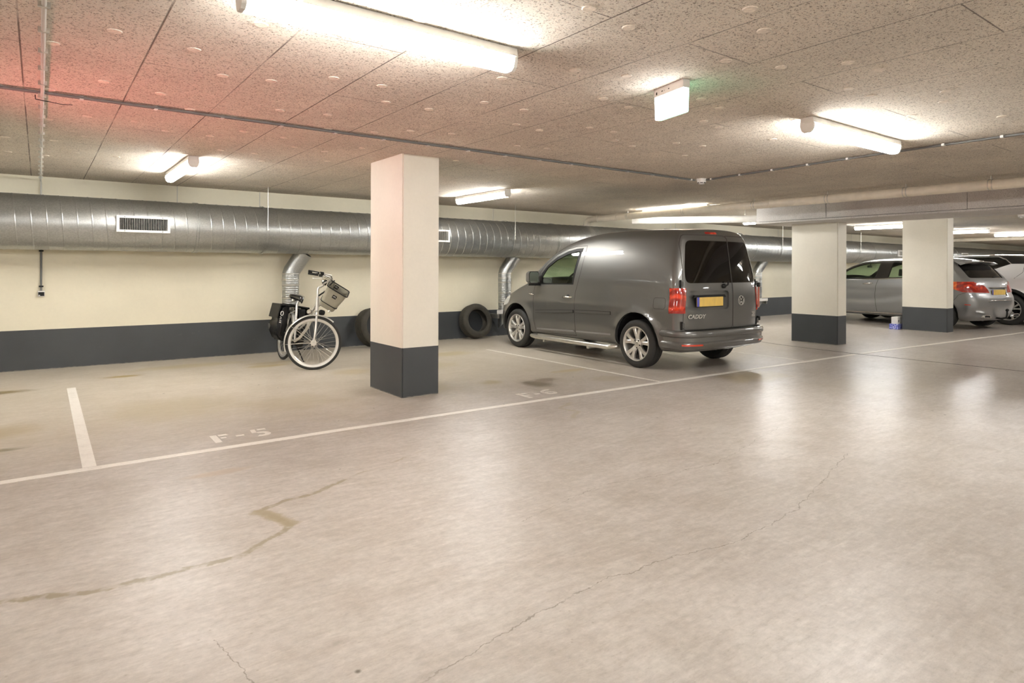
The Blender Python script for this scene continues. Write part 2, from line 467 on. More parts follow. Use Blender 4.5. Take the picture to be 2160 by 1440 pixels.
M['void'] = flat('black_void', (.004,.004,.004), .9)
M['rubber'] = flat('tyre_rubber', (.028,.027,.024), .7, bump=.15)
M['oldrubber'] = flat('dusty_rubber', (.045,.040,.030), .8, bump=.2, noise=.25, scale=8)
M['alloy'] = flat('alloy', (.70,.68,.63), .32, metal=.7)
M['chrome'] = flat('chrome', (.80,.79,.76), .12, metal=1.0)
M['steel'] = flat('brushed_steel', (.66,.64,.58), .3, metal=.9)
M['joint'] = flat('joint_black', (.05,.045,.04), .8)
M['dim_interior'] = flat('interior_grey', (.035,.035,.033), .7)
M['seat'] = flat('seat_cloth', (.03,.03,.032), .9)
M['van'] = paintwork('van_paint', (.155,.153,.142), .65, .38)
M['silver'] = paintwork('silver_paint', (.27,.27,.27), .6, .42)
M['pearl'] = paintwork('white_pearl', (.74,.72,.70), .15, .35)
M['gloss_black'] = flat('gloss_black', (.010,.010,.010), .12, coat=1.0)
M['glass'] = glass('clear_car_glass', (.62,.74,.60))
M['tint'] = glass('dark_tinted_glass', (.05,.06,.05))
M['red'] = lens('red_lens', (.85,.06,.02), (.32,.01,.005))
M['orange'] = lens('orange_lens', (.95,.22,.03), (.75,.10,.01))
M['reflector'] = flat('red_reflector', (.62,.05,.02), .2, coat=1)
M['pink'] = flat('faded_red_reflector', (.75,.28,.2), .3, coat=1)
M['plate'] = plate_mat()
M['blue'] = flat('plate_blue', (.08,.10,.45), .4)
M['headlamp'] = flat('headlamp_glass', (.55,.56,.52), .08, coat=1)
M['mirror'] = flat('mirror_glass', (.75,.85,.74), .3, metal=1.0, noise=0)
# ------------------------------------------------------------------ the garage shell
XA, XB, YA = -5.0, 42.0, -7.0
def quad(name, pts, mat, kind='structure', label=None):
    bm = B(); bm.faces.new([bm.verts.new(p) for p in pts])
    me = bpy.data.meshes.new(name); bm.to_mesh(me); bm.free()
    return tag(link_mesh(name, me, mat), label, None, None, kind)

def slab(name, x0, x1, y0, y1, z0, z1, mat, label=None):
    bm = B(); box(bm, x0, x1, y0, y1, z0, z1); return tag(obj(name, bm, mat), label, None, None, 'structure')

slab('floor', XA, XB, YA, YW+.2, -.2, 0, M['floor'], 'pale polished concrete garage floor with stains and cracks')
ceiling = slab('ceiling', XA, XB, YA, YW+.2, H, H+.2, M['wool'], 'ceiling of beige wood-wool boards')

def banded_wall(name, x0, x1, y0, y1, label):
    """cream wall with a slate painted band along the floor (two paints on one wall)"""
    bm = B()
    box(bm, x0, x1, y0, y1, 0, .507, 1); box(bm, x0, x1, y0, y1, .507, H, 0)
    return tag(obj(name, bm, [M['cream'], M['dark']]), label, None, None, 'structure')
banded_wall('wall_back', XA, XB, YW, YW+.2, 'cream back wall with dark slate band at the foot')
banded_wall('wall_left', XA-.2, XA, YA, YW+.2, 'cream side wall at the left end')
banded_wall('wall_right', XB, XB+.2, YA, YW+.2, 'cream end wall far right')
banded_wall('wall_front', XA, XB, YA-.2, YA, 'cream wall behind the viewer')

# thin joints between the wall's precast panels
for i, x in enumerate((-1.9, 1.568, 2.69-4.3*0, 7.006, 12.4, 16.9, 21.2, 25.5)):
    bm = B(); box(bm, x-.006, x+.004, YW-.002, YW+.01, 1.9, H-.002)
    tag(obj('trim_%d' % (i+1), bm, M['conduit_light']), None, None, None, 'structure')

# pillars
def pillar(x0, x1, y0, y1, z1, label):
    bm = B()
    vs = box(bm, x0, x1, y0, y1, 0, .50, 1); vs += box(bm, x0, x1, y0, y1, .50, z1, 0)
    bmesh.ops.remove_doubles(bm, verts=vs, dist=1e-5)
    bm.faces.ensure_lookup_table()
    inner = [f for f in bm.faces if all(abs(v.co.z-.5) < 1e-5 for v in f.verts)]
    bmesh.ops.delete(bm, geom=inner, context='FACES_ONLY')
    ed = [e for e in bm.edges if abs(e.verts[0].co.x-e.verts[1].co.x) < 1e-6 and abs(e.verts[0].co.y-e.verts[1].co.y) < 1e-6]
    bmesh.ops.bevel(bm, geom=ed, offset=.010, segments=2, affect='EDGES', material=-1)
    o = obj('pillar', bm, [M['pillar'], M['dark']], smooth=True, angle=30)
    return tag(o, label, None, None, 'structure')
pillar(2.915, 3.335, 5.76, 6.53, H, 'nearest cream pillar with slate base, between the bicycle and the van')
pillar(11.02, 11.325, 5.45, 6.29, 2.118, 'cream pillar under the end of the boarded beam, right of the van')
pillar(15.11, 15.44, 5.22, 6.08, H, 'cream pillar in front of the silver car')

# boarded beam running over the second pillar
BX0, BX1, BY1, BZ = 10.42, 11.55, 6.62, 2.118
def beam():
    root = empty('beam', (BX0, 0, BZ)); tag(root, 'boxed beam of white wood-wool boards above the second pillar', None, None, 'structure')
    def part(nm, a, mat):
        bm = B(); box(bm, a[0]-BX0, a[1]-BX0, a[2], a[3], a[4]-BZ, a[5]-BZ)
        obj(nm, bm, mat, root, bevel=.003)
    edges = [BY1, 5.35, 3.36, 1.4, -.6, -2.6, -4.6, -6.9]
    for a, b in zip(edges, edges[1:]):
        part('side_board', (BX0, BX0+.03, b+.004, a-.004, BZ+.036, H-.001), M['wool_white'])
        part('side_board', (BX1-.03, BX1, b+.004, a-.004, BZ+.036, H-.001), M['wool_white'])
    ed2 = [BY1+.02, 4.55, 2.55, .55, -1.45, -3.45, -6.9]
    for a, b in zip(ed2, ed2[1:]):
        part('soffit_board', (BX0-.006, BX1+.006, b+.004, a-.004, BZ, BZ+.03), M['wool_white'])
    part('end_board', (BX0+.03, BX1-.03, BY1-.03, BY1, BZ+.036, H-.001), M['wool_white'])
    part('core', (BX0+.034, BX1-.034, -6.9, BY1-.034, BZ+.034, H-.0005), M['joint'])
beam()

# painted bay lines, slightly worn
def line(name, pts, wdt, label):
    bm = B(); L = []
    P = [Vector(p) for p in pts]
    for i, p in enumerate(P):
        d = (P[min(i+1, len(P)-1)] - P[max(i-1, 0)]).normalized(); nn = Vector((-d.y, d.x))*wdt/2
        L.append([bm.verts.new((q.x, q.y, z)) for q in (p+nn, p-nn) for z in (.0005, .0022)])
    for a, b in zip(L, L[1:]):
        bm.faces.new((a[1], a[3], b[3], b[1])); bm.faces.new((a[0], a[1], b[1], b[0])); bm.faces.new((a[2], b[2], b[3], a[3]))
    return tag(obj(name, bm, M['mark']), label, 'line marking')
line('bay_line', [(-4.9,4.915),(-.18,4.915),(2,4.925),(4,4.88),(5.76,4.84),(7.2,4.80),(8.577,4.75),(10.08,4.70)], .075, 'long white painted line along the front of the parking bays')
line('bay_line', [(10.20,4.70),(12.0,4.60),(16.52,4.31),(20,4.08),(30,3.5)], .075, 'white painted line continuing past the floor joint towards the far cars')
line('bay_line', [(.283,8.33),(.268,4.96)], .078, 'pale painted bay divider on the left')
line('bay_line', [(5.775,8.45),(5.76,4.88)], .045, 'thin white divider line beside the van')
line('bay_line', [(8.8,6.1),(8.75,4.80)], .045, 'faint short divider line behind the van')
line('expansion_joint', [(10.46,7.2),(10.42,6.57),(10.296,6.13),(10.2,5.4),(10.14,4.735),(10.17,2.65),(10.2,-6.9)], .014, 'dark expansion joint across the floor')
o = bpy.data.objects['expansion_joint']; o.data.materials[0] = M['joint']; o['category'] = 'floor joint'

def stencil(name, glyphs, label, x0, y0):
    root = empty(name, (x0, y0, 0)); tag(root, label, 'bay number', 'stencilled bay numbers')
    for nm, polys in glyphs:
        bm = B()
        for poly in polys:
            a = [bm.verts.new((x-x0, y-y0, .0006)) for x, y in poly]; b = [bm.verts.new((x-x0, y-y0, .0026)) for x, y in poly]
            bm.faces.new(b); n = len(poly)
            for i in range(n): bm.faces.new((a[i], a[(i+1)%n], b[(i+1)%n], b[i]))
        obj(nm, bm, M['mark_worn'] if x0 > 3 else M['mark'], root)
def arc(cx, cy, r0, r1, a0, a1, n=14, sy=1.0):
    A = [(cx+r1*math.cos(math.radians(a0+(a1-a0)*k/n)), cy+sy*r1*math.sin(math.radians(a0+(a1-a0)*k/n))) for k in range(n+1)]
    Bq = [(cx+r0*math.cos(math.radians(a0+(a1-a0)*k/n)), cy+sy*r0*math.sin(math.radians(a0+(a1-a0)*k/n))) for k in range(n, -1, -1)]
    return A+Bq
def bay_F(x, y, s=1.0):
    h, w_ = .235*s, .13*s
    return [[(x, y), (x+.048*s, y), (x+.048*s, y+h), (x, y+h)],
            [(x+.060*s, y+h-.045*s), (x+w_, y+h-.045*s), (x+w_-.01*s, y+h), (x+.060*s, y+h)],
            [(x+.060*s, y+h*.44), (x+w_-.03*s, y+h*.44), (x+w_-.03*s, y+h*.44+.040*s), (x+.060*s, y+h*.44+.040*s)]]
def bay_dash(x, y): return [[(x, y), (x+.060, y), (x+.060, y+.035), (x, y+.035)]]
def bay_5(x, y):
    return [arc(x+.055, y+.070, .030, .072, -125, 5, 12), arc(x+.055, y+.070, .030, .072, 15, 110, 8),
            [(x, y+.125), (x+.035, y+.125), (x+.048, y+.235), (x+.012, y+.235)], [(x+.060, y+.195), (x+.125, y+.195), (x+.125, y+.235), (x+.062, y+.235)]]
def bay_6(x, y):
    return [arc(x+.060, y+.075, .030, .070, -170, 0, 14), arc(x+.060, y+.075, .030, .070, 8, 186, 12), arc(x+.108, y+.105, .092, .128, 72, 178, 10, 1.0)]
stencil('bay_number', [('letter', bay_F(1.055, 5.09)), ('dash', bay_dash(1.225, 5.20)), ('digit', bay_5(1.345, 5.10))], 'F-5 stencilled in white on the concrete', 1.055, 5.09)
stencil('bay_number', [('letter', bay_F(3.955, 5.03)), ('dash', bay_dash(4.12, 5.13)), ('digit', bay_6(4.25, 5.04))], 'worn F-6 stencilled in white on the concrete', 3.955, 5.03)

# round washers holding the ceiling boards (parts of the ceiling)
random.seed(4)
def washers():
    bm = B(); lathe(bm, [(.0005, -.0035), (.012, -.0035), (.022, -.0025), (.029, -.0045), (.032, -.0035), (.034, 0)], 'z', n=20)
    me = bpy.data.meshes.new('fixing_washer'); bm.to_mesh(me); bm.free(); me.materials.append(M['washer'])
    for p in me.polygons: p.use_smooth = True
    n = 0
    for k in range(-3, 14):
        for j in range(8):
            for e in (0, 1):
                x = -.08+.5455*k + (.16 if e else .39) + random.uniform(-.03, .03)
                y = 1.9 + j*1.015 + (.15 if (k+e) % 2 else -.22) + random.uniform(-.08, .08)
                dx, dy = x*.803-y*.596, x*.596+y*.803
                if dy < .5 or abs(dx/dy) > .83 or dy > 7.0 or 1.148/dy > .44 or n >= 98: continue
                if 2.8 < x < 3.4 and 5.7 < y < 6.6: continue
                o = bpy.data.objects.new('fixing_washer', me); col.objects.link(o); o.location = (x, y, H); o.parent = ceiling; n += 1
washers()

# ------------------------------------------------------------------ fluorescent batten lamps
def batten(x, y, along, L=1.5, label='', group='fluorescent ceiling lamps', proto=[None]):
    if proto[0] is None:
        root = empty('batten_lamp')
        hw = .052
        bm = B(); prism(bm, [(-hw+.006, 0), (-hw, -.038), (-hw-.004, -.044), (hw+.004, -.044), (hw, -.038), (hw-.006, 0)], 'y', -.75, .75); obj('housing', bm, M['white'], root)
        prof = [(-hw, -.045), (-hw-.002, -.064), (-.042, -.100), (-.024, -.115), (.024, -.115), (.042, -.100), (hw+.002, -.064), (hw, -.045)]
        bm = B(); prism(bm, prof, 'y', -.725, .725); obj('diffuser', bm, M['diff'], root)
        for s in (-1, 1):
            bm = B(); prism(bm, prof, 'y', min(s*.728, s*.75), max(s*.728, s*.75)); c = obj('end_cap', bm, M['white'], root)
            bm = B(); box(bm, -.012, .012, s*.60-.02, s*.60+.02, 0, .0); bm.free()
        for s in (-.5, .5):
            for e in (-1, 1):
                bm = B(); box(bm, e*(hw+.003)-.003, e*(hw+.003)+.003, s-.012, s+.012, -.058, -.036); obj('clip', bm, M['steel'], root)
        proto[0] = root; o = root
    else:
        src = proto[0]; o = src.copy(); col.objects.link(o)
        for ch in list(src.children):
            c = ch.copy(); col.objects.link(c); c.parent = o
    o.location = (x, y, H-.002); o.rotation_euler = (0, 0, 0 if along == 'y' else PI/2)
    o.scale = (1, L/1.5, 1)
    tag(o, label, 'lamp', group)
    return o
NEAR = 'fluorescent lamps over the driving lane'; ROW = 'fluorescent lamps over the parking bays'; BK = 'fluorescent lamps behind the viewer'
batten(1.32, 2.70, 'x', 1.36, 'large lit batten lamp nearest the viewer, along the top edge', NEAR)
batten(5.39, 2.53, 'x', 1.50, 'lit batten lamp right of the emergency sign', NEAR)
batten(1.275, 7.95, 'y', 1.48, 'lit batten lamp above the duct left of the pillar', ROW)
batten(5.42, 8.08, 'y', 1.36, 'lit batten lamp just right of the nearest pillar', ROW)
batten(9.50, 7.72, 'y', 1.50, 'lit batten lamp behind the thick cream pipe above the van', ROW)
batten(13.1, 7.9, 'y', 1.50, 'batten lamp over the bay between the van and the silver car', ROW)
batten(17.05, 7.25, 'y', 1.50, 'lit batten lamp seen between the second and third pillars', ROW)
batten(20.95, 6.98, 'y', 1.50, 'lit batten lamp just right of the third pillar', ROW)
batten(23.8, 6.2, 'y', 1.50, 'lit batten lamp at the far right edge', ROW)
for x in (-2.9,): batten(x, 8.0, 'y', 1.5, 'batten lamp over the bay at the left wall', ROW)
for x, y in ((-3.0, 2.6), (13.4, 2.2), (18.0, 2.2), (23.0, 2.2), (29.0, 2.2)): batten(x, y, 'x', 1.5, 'batten lamp further along the driving lane', NEAR)
for x, y in ((25.5, 3.6), (30.0, 5.0), (34.5, 6.0)): batten(x, y, 'y', 1.5, 'added batten lamp out of view over the far right bays', ROW)  # lamps added out of view to brighten the far duct and ceiling
for x, y in ((-2.5, -2.5), (2.2, -2.2), (6.5, -2.5), (13.0, -2.5), (2.2, -5.5), (8, -5.5)): batten(x, y, 'x', 1.5, 'batten lamp behind the viewer', BK)

# ------------------------------------------------------------------ emergency sign lamp
def sign():
    r = empty('emergency_sign', (3.165, 2.60, H), math.radians(-14+14*0))
    tag(r, 'glowing white emergency sign lamp hanging from the ceiling', 'emergency sign')
    r.rotation_euler = (0, 0, math.radians(90-14+2))
    # local x = along the sign
    bm = B(); box(bm, -.142, .142, -.026, .026, -.052, 0); obj('housing', bm, M['white'], r, bevel=.004)
    bm = B()
    vs = [(-.142, -.056), (.142, -.056), (.136, -.190), (.130, -.196), (-.130, -.196), (-.136, -.190)]
    prism(bm, vs, 'y', -.002, .020); obj('lit_panel', bm, M['exit'], r)
    bm = B(); prism(bm, vs, 'y', -.020, -.003); obj('green_panel', bm, M['exit_back'], r)
    bm = B(); box(bm, .108, .120, .0262, .0268, -.040, -.022); obj('print_mark', bm, M['joint'], r)
    for a, b in ((.050, .066), (.035, .038), (-.012, -.002)):
        bm = B(); box(bm, a, b, .0262, .0268, -.030, -.024); obj('print_mark', bm, M['joint'], r)
    return r
SIGN = sign()

# ------------------------------------------------------------------ cable conduits and clips
def conduit(name, pts, r, mat, clips, label, clipmat=None, axis='x', cw=.022, twin=False):
    root = empty(name, pts[0]); o0 = Vector(pts[0])
    bm = B()
    P = [Vector(p)-o0 for p in pts]
    if twin:
        off = Vector((0, .010, 0)) if axis == 'x' else Vector((.010, 0, 0))
        tube(bm, [p+off for p in P], r, 8); tube(bm, [p-off for p in P], r, 8)
    else: tube(bm, P, r, 10)
    obj('tube', bm, mat, root, smooth=True, angle=50)
    for c in clips:
        c = Vector(c)-o0; bm = B(); h = r*2+.002
        if axis == 'x': box(bm, c.x-cw/2, c.x+cw/2, c.y-.022, c.y+.022, c.z-h/2-.002, c.z+h/2)
        elif axis == 'y': box(bm, c.x-.022, c.x+.022, c.y-cw/2, c.y+cw/2, c.z-h/2-.002, c.z+h/2)
        else: box(bm, c.x-.024, c.x+.024, c.y-h/2-.002, c.y+h/2, c.z-cw/2, c.z+cw/2)
        obj('clip', bm, clipmat or M['white_pvc'], root)
    return tag(root, label, 'conduit')
ZC = H-.0165
conduit('cable_conduit', [(-4.9, 5.15, ZC), (6.70, 5.13, ZC)], .0085, M['conduit'],
        [(.227+.4385*k, 5.15, ZC) for k in range(-3, 15)] + [(6.62, 5.13, ZC)], 'dark twin cable conduit crossing the ceiling to the detector', twin=True)
conduit('cable_conduit', [(6.79, 5.02, ZC), (6.60, 2.9, ZC), (6.55, 1.5, ZC), (6.5, -1, ZC)], .0085, M['conduit'],
        [(6.785-.088*(5-y), y, ZC) for y in (4.93, 4.5, 4.06, 3.62, 3.18)] + [(6.575, 2.74, ZC), (6.56, 2.3, ZC), (6.553, 1.86, ZC)], 'dark twin cable conduit running from the detector towards the right', axis='y', twin=True)
conduit('steel_conduit', [(.015, -1, H-.048), (.015, 9.96, H-.048), (.018, 10.005, H-.06), (.02, 10.02, H-.1), (.02, 10.02, 2.17)], .010, M['conduit_light'],
        [(.015, 1.9+.355*k, H-.046) for k in range(23)], 'pale conduit running from the viewer to the back wall', M['steel'], axis='y', cw=.014)
conduit('wall_conduit', [(.024, 10.025, 1.52), (.024, 10.025, 1.00)], .011, M['conduit'],
        [(.024, 10.025, 1.505), (.024, 10.025, 1.055)], 'dark conduit on the wall below the duct', M['black'], axis='z', cw=.02)
conduit('wall_conduit', [(11.9, 9.98, 2.24), (15.0, 9.98, 2.24), (15.1, 10.0, 2.22), (15.12, 10.03, 1.9)], .012, M['conduit'], [], 'thin grey conduit on the wall behind the beam end')
def socket():
    r = empty('socket_box', (.026, 10.05, .963)); tag(r, 'small black and white socket box on the wall below the duct', 'socket')
    bm = B(); box(bm, -.036, .036, -.045, 0, -.036, .036); obj('box', bm, M['white'], r, bevel=.004)
    bm = B(); box(bm, -.031, .031, -.049, -.045, -.028, .020); obj('cover', bm, M['black'], r)
    bm = B(); lathe(bm, [(.0, -.051), (.008, -.051), (.009, -.049)], 'y', (-.02, 0, -.022), n=12); obj('rivet', bm, M['white'], r)
socket()
def tie():
    bm = B(); tube(bm, [(-.022, 5.10, H-.045), (-.02, 5.12, H-.068), (.02, 5.13, H-.070), (.045, 5.14, H-.07)], .003, 6); tube(bm, [(.045, 5.14, H-.07), (.12, 5.03, H-.10), (.17, 4.98, H-.105)], .002, 6)
    tag(obj('cable_tie', bm, M['black']), 'black cable tie where the two conduits cross', 'cable tie')
tie()
def detector(x, y, label):
    r = empty('smoke_detector', (x, y, H)); tag(r, label, 'smoke detector', 'ceiling smoke detectors')
    bm = B(); lathe(bm, [(0, -.022), (.056, -.022), (.060, -.016), (.062, 0)], 'z', n=32); obj('base', bm, M['white'], r, smooth=True, angle=40)
    bm = B(); lathe(bm, [(0, -.072), (.020, -.071), (.034, -.064), (.038, -.056), (.050, -.050), (.056, -.036), (.054, -.022)], 'z', n=32); obj('dome', bm, M['white'], r, smooth=True, angle=40)
    for k in range(6):
        a = k*PI/3+.3; bm = B()
        lathe(bm, [(.0505, -.051), (.0405, -.0565), (.0405, -.0550), (.0535, -.0485)], 'z', n=5, a0=a, a1=a+.7, closed=True); obj('slot', bm, M['joint'], r)
detector(6.762, 5.07, 'white smoke detector where the two dark conduits meet')
detector(16.3, 4.30, 'white smoke detector at the far right beyond the beam')

# ------------------------------------------------------------------ spiral air duct along the back wall
DY, DZ, DR = 9.645, 1.845, .335
def duct():
    r = empty('air_duct', (0, DY, DZ)); tag(r, 'big galvanised spiral air duct along the back wall', 'air duct')
    pitch, nA = .15, 56
    offs = [(-.5, 0), (-.06, 0), (-.046, 0), (-.02, .0035), (.02, .0035), (.046, 0), (.06, 0)]
    x0, x1 = -4.95, 41.9
    kA, kB = int((x0)/pitch)+1, int(x1/pitch)-1
    V, F = [], []; m = 0
    for k in range(kA, kB):
        for (o, hgt) in offs:
            for j in range(nA+1):
                a = 2*PI*j/nA
                x = (k+o+j/nA)*pitch
                V.append((x, math.cos(a)*(DR+hgt)*1.0, math.sin(a)*(DR+hgt))); 
            m += 1
    st = nA+1
    for i in range(m-1):
        for j in range(nA): F.append((i*st+j, (i+1)*st+j, (i+1)*st+j+1, i*st+j+1))
    me = bpy.data.meshes.new('duct_shell'); me.from_pydata(V, [], F); me.update()
    link_mesh('duct_shell', me, M['galv'], r, smooth=True)
    for x in (-1.4, 1.72, 4.6, 8.09, 11.5, 14.72, 17.9, 21.3, 24.6, 28):
        bm = B(); lathe(bm, [(DR+.001, -.03), (DR+.009, -.028), (DR+.009, -.004), (DR+.005, 0), (DR+.009, .004), (DR+.009, .028), (DR+.001, .03)], 'x', (x, 0, 0), n=56)
        obj('joint_band', bm, M['galv'], r, smooth=True, angle=30)
    return r
DUCT = duct()
def hanger(x, label):
    r = empty('duct_hanger', (x, DY, DZ)); tag(r, label, 'duct hanger', 'duct hangers')
    bm = B(); lathe(bm, [(DR+.0105, -.014), (DR+.0135, -.014), (DR+.0135, .014), (DR+.0105, .014)], 'x', n=56, closed=True); obj('strap', bm, M['galv'], r)
    bm = B(); tube(bm, [(0, -DR-.020, -.02), (0, -DR-.020, H-DZ-.001)], .004, 8); obj('rod', bm, M['steel'], r)
    bm = B(); box(bm, -.014, .014, -DR-.032, -DR-.012, -.016, .004); obj('bolt', bm, M['steel'], r)
for x, l in ((-1.6, 'strap and rod hanger at the left end of the duct'), (2.60, 'strap and rod hanger on the duct above the bicycle'), (6.97, 'strap and rod hanger on the duct left of the van'), (11.3, 'strap and rod hanger on the duct behind the van'),
          (15.85, 'strap and rod hanger on the duct left of the second pillar'), (20.2, 'strap and rod hanger on the duct above the silver car'), (25.4, 'strap and rod hanger on the duct at the far right')):
    hanger(x, l)

def grille(x, label, w_=.594, h_=.205):
    r = empty('vent_grille', (x, 0, 0)); r.parent = DUCT; r['label'] = label
    y = -DR-.030
    bm = B()
    for a, b, c, d in ((-w_/2, w_/2, h_/2-.028, h_/2), (-w_/2, w_/2, -h_/2, -h_/2+.028), (-w_/2, -w_/2+.03, -h_/2+.028, h_/2-.028), (w_/2-.03, w_/2, -h_/2+.028, h_/2-.028)):
        box(bm, a, b, y-.006, y+.034, c, d)
    obj('frame', bm, M['white'], r)
    bm = B(); box(bm, -w_/2+.02, w_/2-.02, y+.022, y+.026, -h_/2+.02, h_/2-.02); obj('backing', bm, M['void'], r)
    bm = B(); n = 28
    for k in range(n):
        xx = -w_/2+.03 + (w_-.06)*(k+.5)/n
        prism(bm, [(xx-.0018, y+.016), (xx+.0018, y+.016), (xx+.0018, y), (xx-.0018, y)], 'z', -h_/2+.028, h_/2-.028)
    obj('louvres', bm, M['conduit_light'], r)
    for sx in (-.21, .21):
        for sz in (-1, 1):
            bm = B(); lathe(bm, [(0, y-.008), (.005, y-.008), (.006, y-.005)], 'y', (sx, 0, sz*(h_/2-.014)), n=10); obj('screw', bm, M['joint'], r)
grille(1.07, 'white louvred vent grille on the duct left of the bicycle')
grille(5.28, 'white louvred vent grille half hidden behind the nearest pillar')
grille(23.1, 'small looking vent grille half hidden behind the third pillar')
grille(28.6, 'small looking vent grille on the far duct right of the third pillar')
grille(34.1, 'faintest vent grille at the far right end of the duct')

def branch(x, label):
    """extraction pipe: leaves the duct at a slant, drops to the floor, cut at an angle"""
    r = empty('extraction_pipe', (x, .19, -DZ)); r.parent = DUCT; r['label'] = label
    R_ = .124
    bm = B()
    path = [(.17, -.09, DZ-.31), (.13, -.065, 1.46), (.06, -.02, 1.33), (.02, 0, 1.26), (0, 0, 1.20), (0, 0, 1.15)]
    tube(bm, path, R_, 32, caps=False)
    obj('bend', bm, M['galv'], r, smooth=True, angle=60)
    bm = B(); V = []
    zs = []
    z = 1.17
    for k in range(22):
        zs += [(z, 0), (z-.004, .0018), (z-.008, 0)]; z -= .034
    n = 32; rings = []
    for (zz, o) in zs:
        rings.append([bm.verts.new((math.cos(2*PI*j/n)*(R_+o), math.sin(2*PI*j/n)*(R_+o), zz)) for j in range(n)])
    rings.append([bm.verts.new((math.cos(2*PI*j/n)*R_, math.sin(2*PI*j/n)*R_, .30 + .13*math.cos(2*PI*j/n+.5))) for j in range(n)])
    for a, b in zip(rings, rings[1:]):
        for j in range(n): bm.faces.new((a[j], a[(j+1)%n], b[(j+1)%n], b[j]))
    obj('straight_pipe', bm, M['galv'], r, smooth=True, angle=60)
    bm = B(); lathe(bm, [(0, .60), (R_-.006, .60), (R_-.006, .46)], 'z', n=32); obj('dark_inside', bm, M['void'], r)
    for z in (1.21, 1.12, 1.04, .84, .66):
        bm = B(); lathe(bm, [(R_+.001, -.008), (R_+.007, -.005), (R_+.007, .005), (R_+.001, .008)], 'z', (0, 0, z), n=32)
        obj('clamp_ring', bm, M['steel'], r, smooth=True, angle=30)
    bm = B(); box(bm, -.27, .26, -R_-.035, -R_-.004, .452, .522); obj('bracket', bm, M['white_pvc'], r, bevel=.003)
    for sx in (-.25, .22):
        bm = B(); box(bm, sx-.02, sx+.02, -R_-.03, YW-DY-.19-.002, .37, .45); obj('bracket_leg', bm, M['steel'], r)
for x, l in ((3.11-.02, 'galvanised pipe dropping from the duct behind the bicycle'), (7.13, 'galvanised pipe dropping from the duct behind the nose of the van'), (15.52, 'galvanised pipe with slant-cut open end right of the van'), (19.8, 'galvanised pipe dropping from the duct behind the silver car')):
    branch(x, l)

# ------------------------------------------------------------------ drain pipes under the ceiling
def pipe(name, pts, r_, mat, clamps, label, collars=()):
    root = empty(name, pts[0]); o0 = Vector(pts[0]); bm = B()
    tube(bm, [Vector(p)-o0 for p in pts], r_, 32); obj('pipe_run', bm, mat, root, smooth=True, angle=50)
    for (x, y, z) in clamps:
        for e in (-.02, .02):
            bm = B(); lathe(bm, [(r_+.001, -.005), (r_+.005, -.005), (r_+.005, .005), (r_+.001, .005)], 'y', Vector((x, y+e, z))-o0, n=32, closed=True); obj('clamp', bm, M['steel'], root)
        bm = B(); tube(bm, [Vector((x, y, z+r_))-o0, Vector((x, y, H-.001))-o0], .005, 8); obj('hanger_rod', bm, M['steel'], root)
    for (x, y, z, k) in collars:
        bm = B(); lathe(bm, [(r_, -k), (r_+.006, -k), (r_+.006, k), (r_, k)], 'y', Vector((x, y, z))-o0, n=32); obj('collar', bm, mat, root, smooth=True, angle=40)
    return tag(root, label, 'pipe')
PZ = 2.338; PX = 9.30
def elbow(p0, n=8):
    x, y, z = p0; R_ = .16
    return [(x, y-R_+R_*math.sin(a), z-R_+R_*math.cos(a)) for a in [PI/2*k/n for k in range(n+1)]]
pipe('drain_pipe', [(PX, -6.5, PZ), (PX, 2, PZ), (PX, 6, PZ)] + [(PX, 9.70, PZ)] + elbow((PX, 9.90, PZ))[2:] + [(PX, 9.90, 2.135)], .064, M['pvc'],
     [(PX, y, PZ) for y in (8.7, 7.35, 5.95, 4.75, 3.70, 2.75, 1.8)], 'thick cream drain pipe in front of the boarded beam', [(PX, 9.55, PZ, .03), (PX, 9.0, PZ, .03), (PX, 5.66, PZ, .008)])
def pvc2():
    root = empty('drain_pipe', (9.75, 9.0, 2.30)); o0 = Vector((9.75, 9.0, 2.30))
    for t in (.2, .8):
        p = Vector((9.75, 9.0, 2.285)) + Vector((1.5, -2.25, -.02))*t - o0
        bm = B(); tube(bm, [p+Vector((0,0,.068)), Vector((p.x, p.y, H-o0.z-.001))], .005, 8); obj('hanger_rod', bm, M['steel'], root)
    tag(root, 'white pipe running from the beam end towards the back wall', 'pipe')
    bm = B(); tube(bm, [Vector(p)-o0 for p in ((9.75, 9.0, 2.285), (11.25, 6.75, 2.265))], .070, 32); obj('pipe_run', bm, M['white_pvc'], root, smooth=True, angle=50)
    d = Vector((1.5, -2.25, -.02)).normalized()
    for t in (.62, .66):
        p = Vector((9.75, 9.0, 2.285)) + Vector((1.5, -2.25, -.02))*t - o0
        bm = B(); tube(bm, [p-d*.008, p+d*.008], .074, 32); obj('collar', bm, M['white_pvc'], root, smooth=True, angle=40)
pvc2()
PX2 = 26.2
pipe('drain_pipe', [(PX2, -6.5, 2.36), (PX2, 8.9, 2.36), (PX2, 9.3, 2.36), (PX2, 9.40, 2.32), (PX2, 9.44, 2.22), (PX2, 9.44, 2.18)], .06, M['pvc'], [(PX2, 8.6, 2.36), (PX2, 7.2, 2.36)], 'cream drain pipe at the far right under the ceiling')
# ------------------------------------------------------------------ vehicles
def axis_steps(L, r, step, k=5):
    n = max(2, int(round((L-2*r)/step)))
    a = [r*(i/k) for i in range(k)]
    return np.array(a + [r+(L-2*r)*i/n for i in range(n)] + [L-v for v in a[::-1]] + ([] if False else []) )

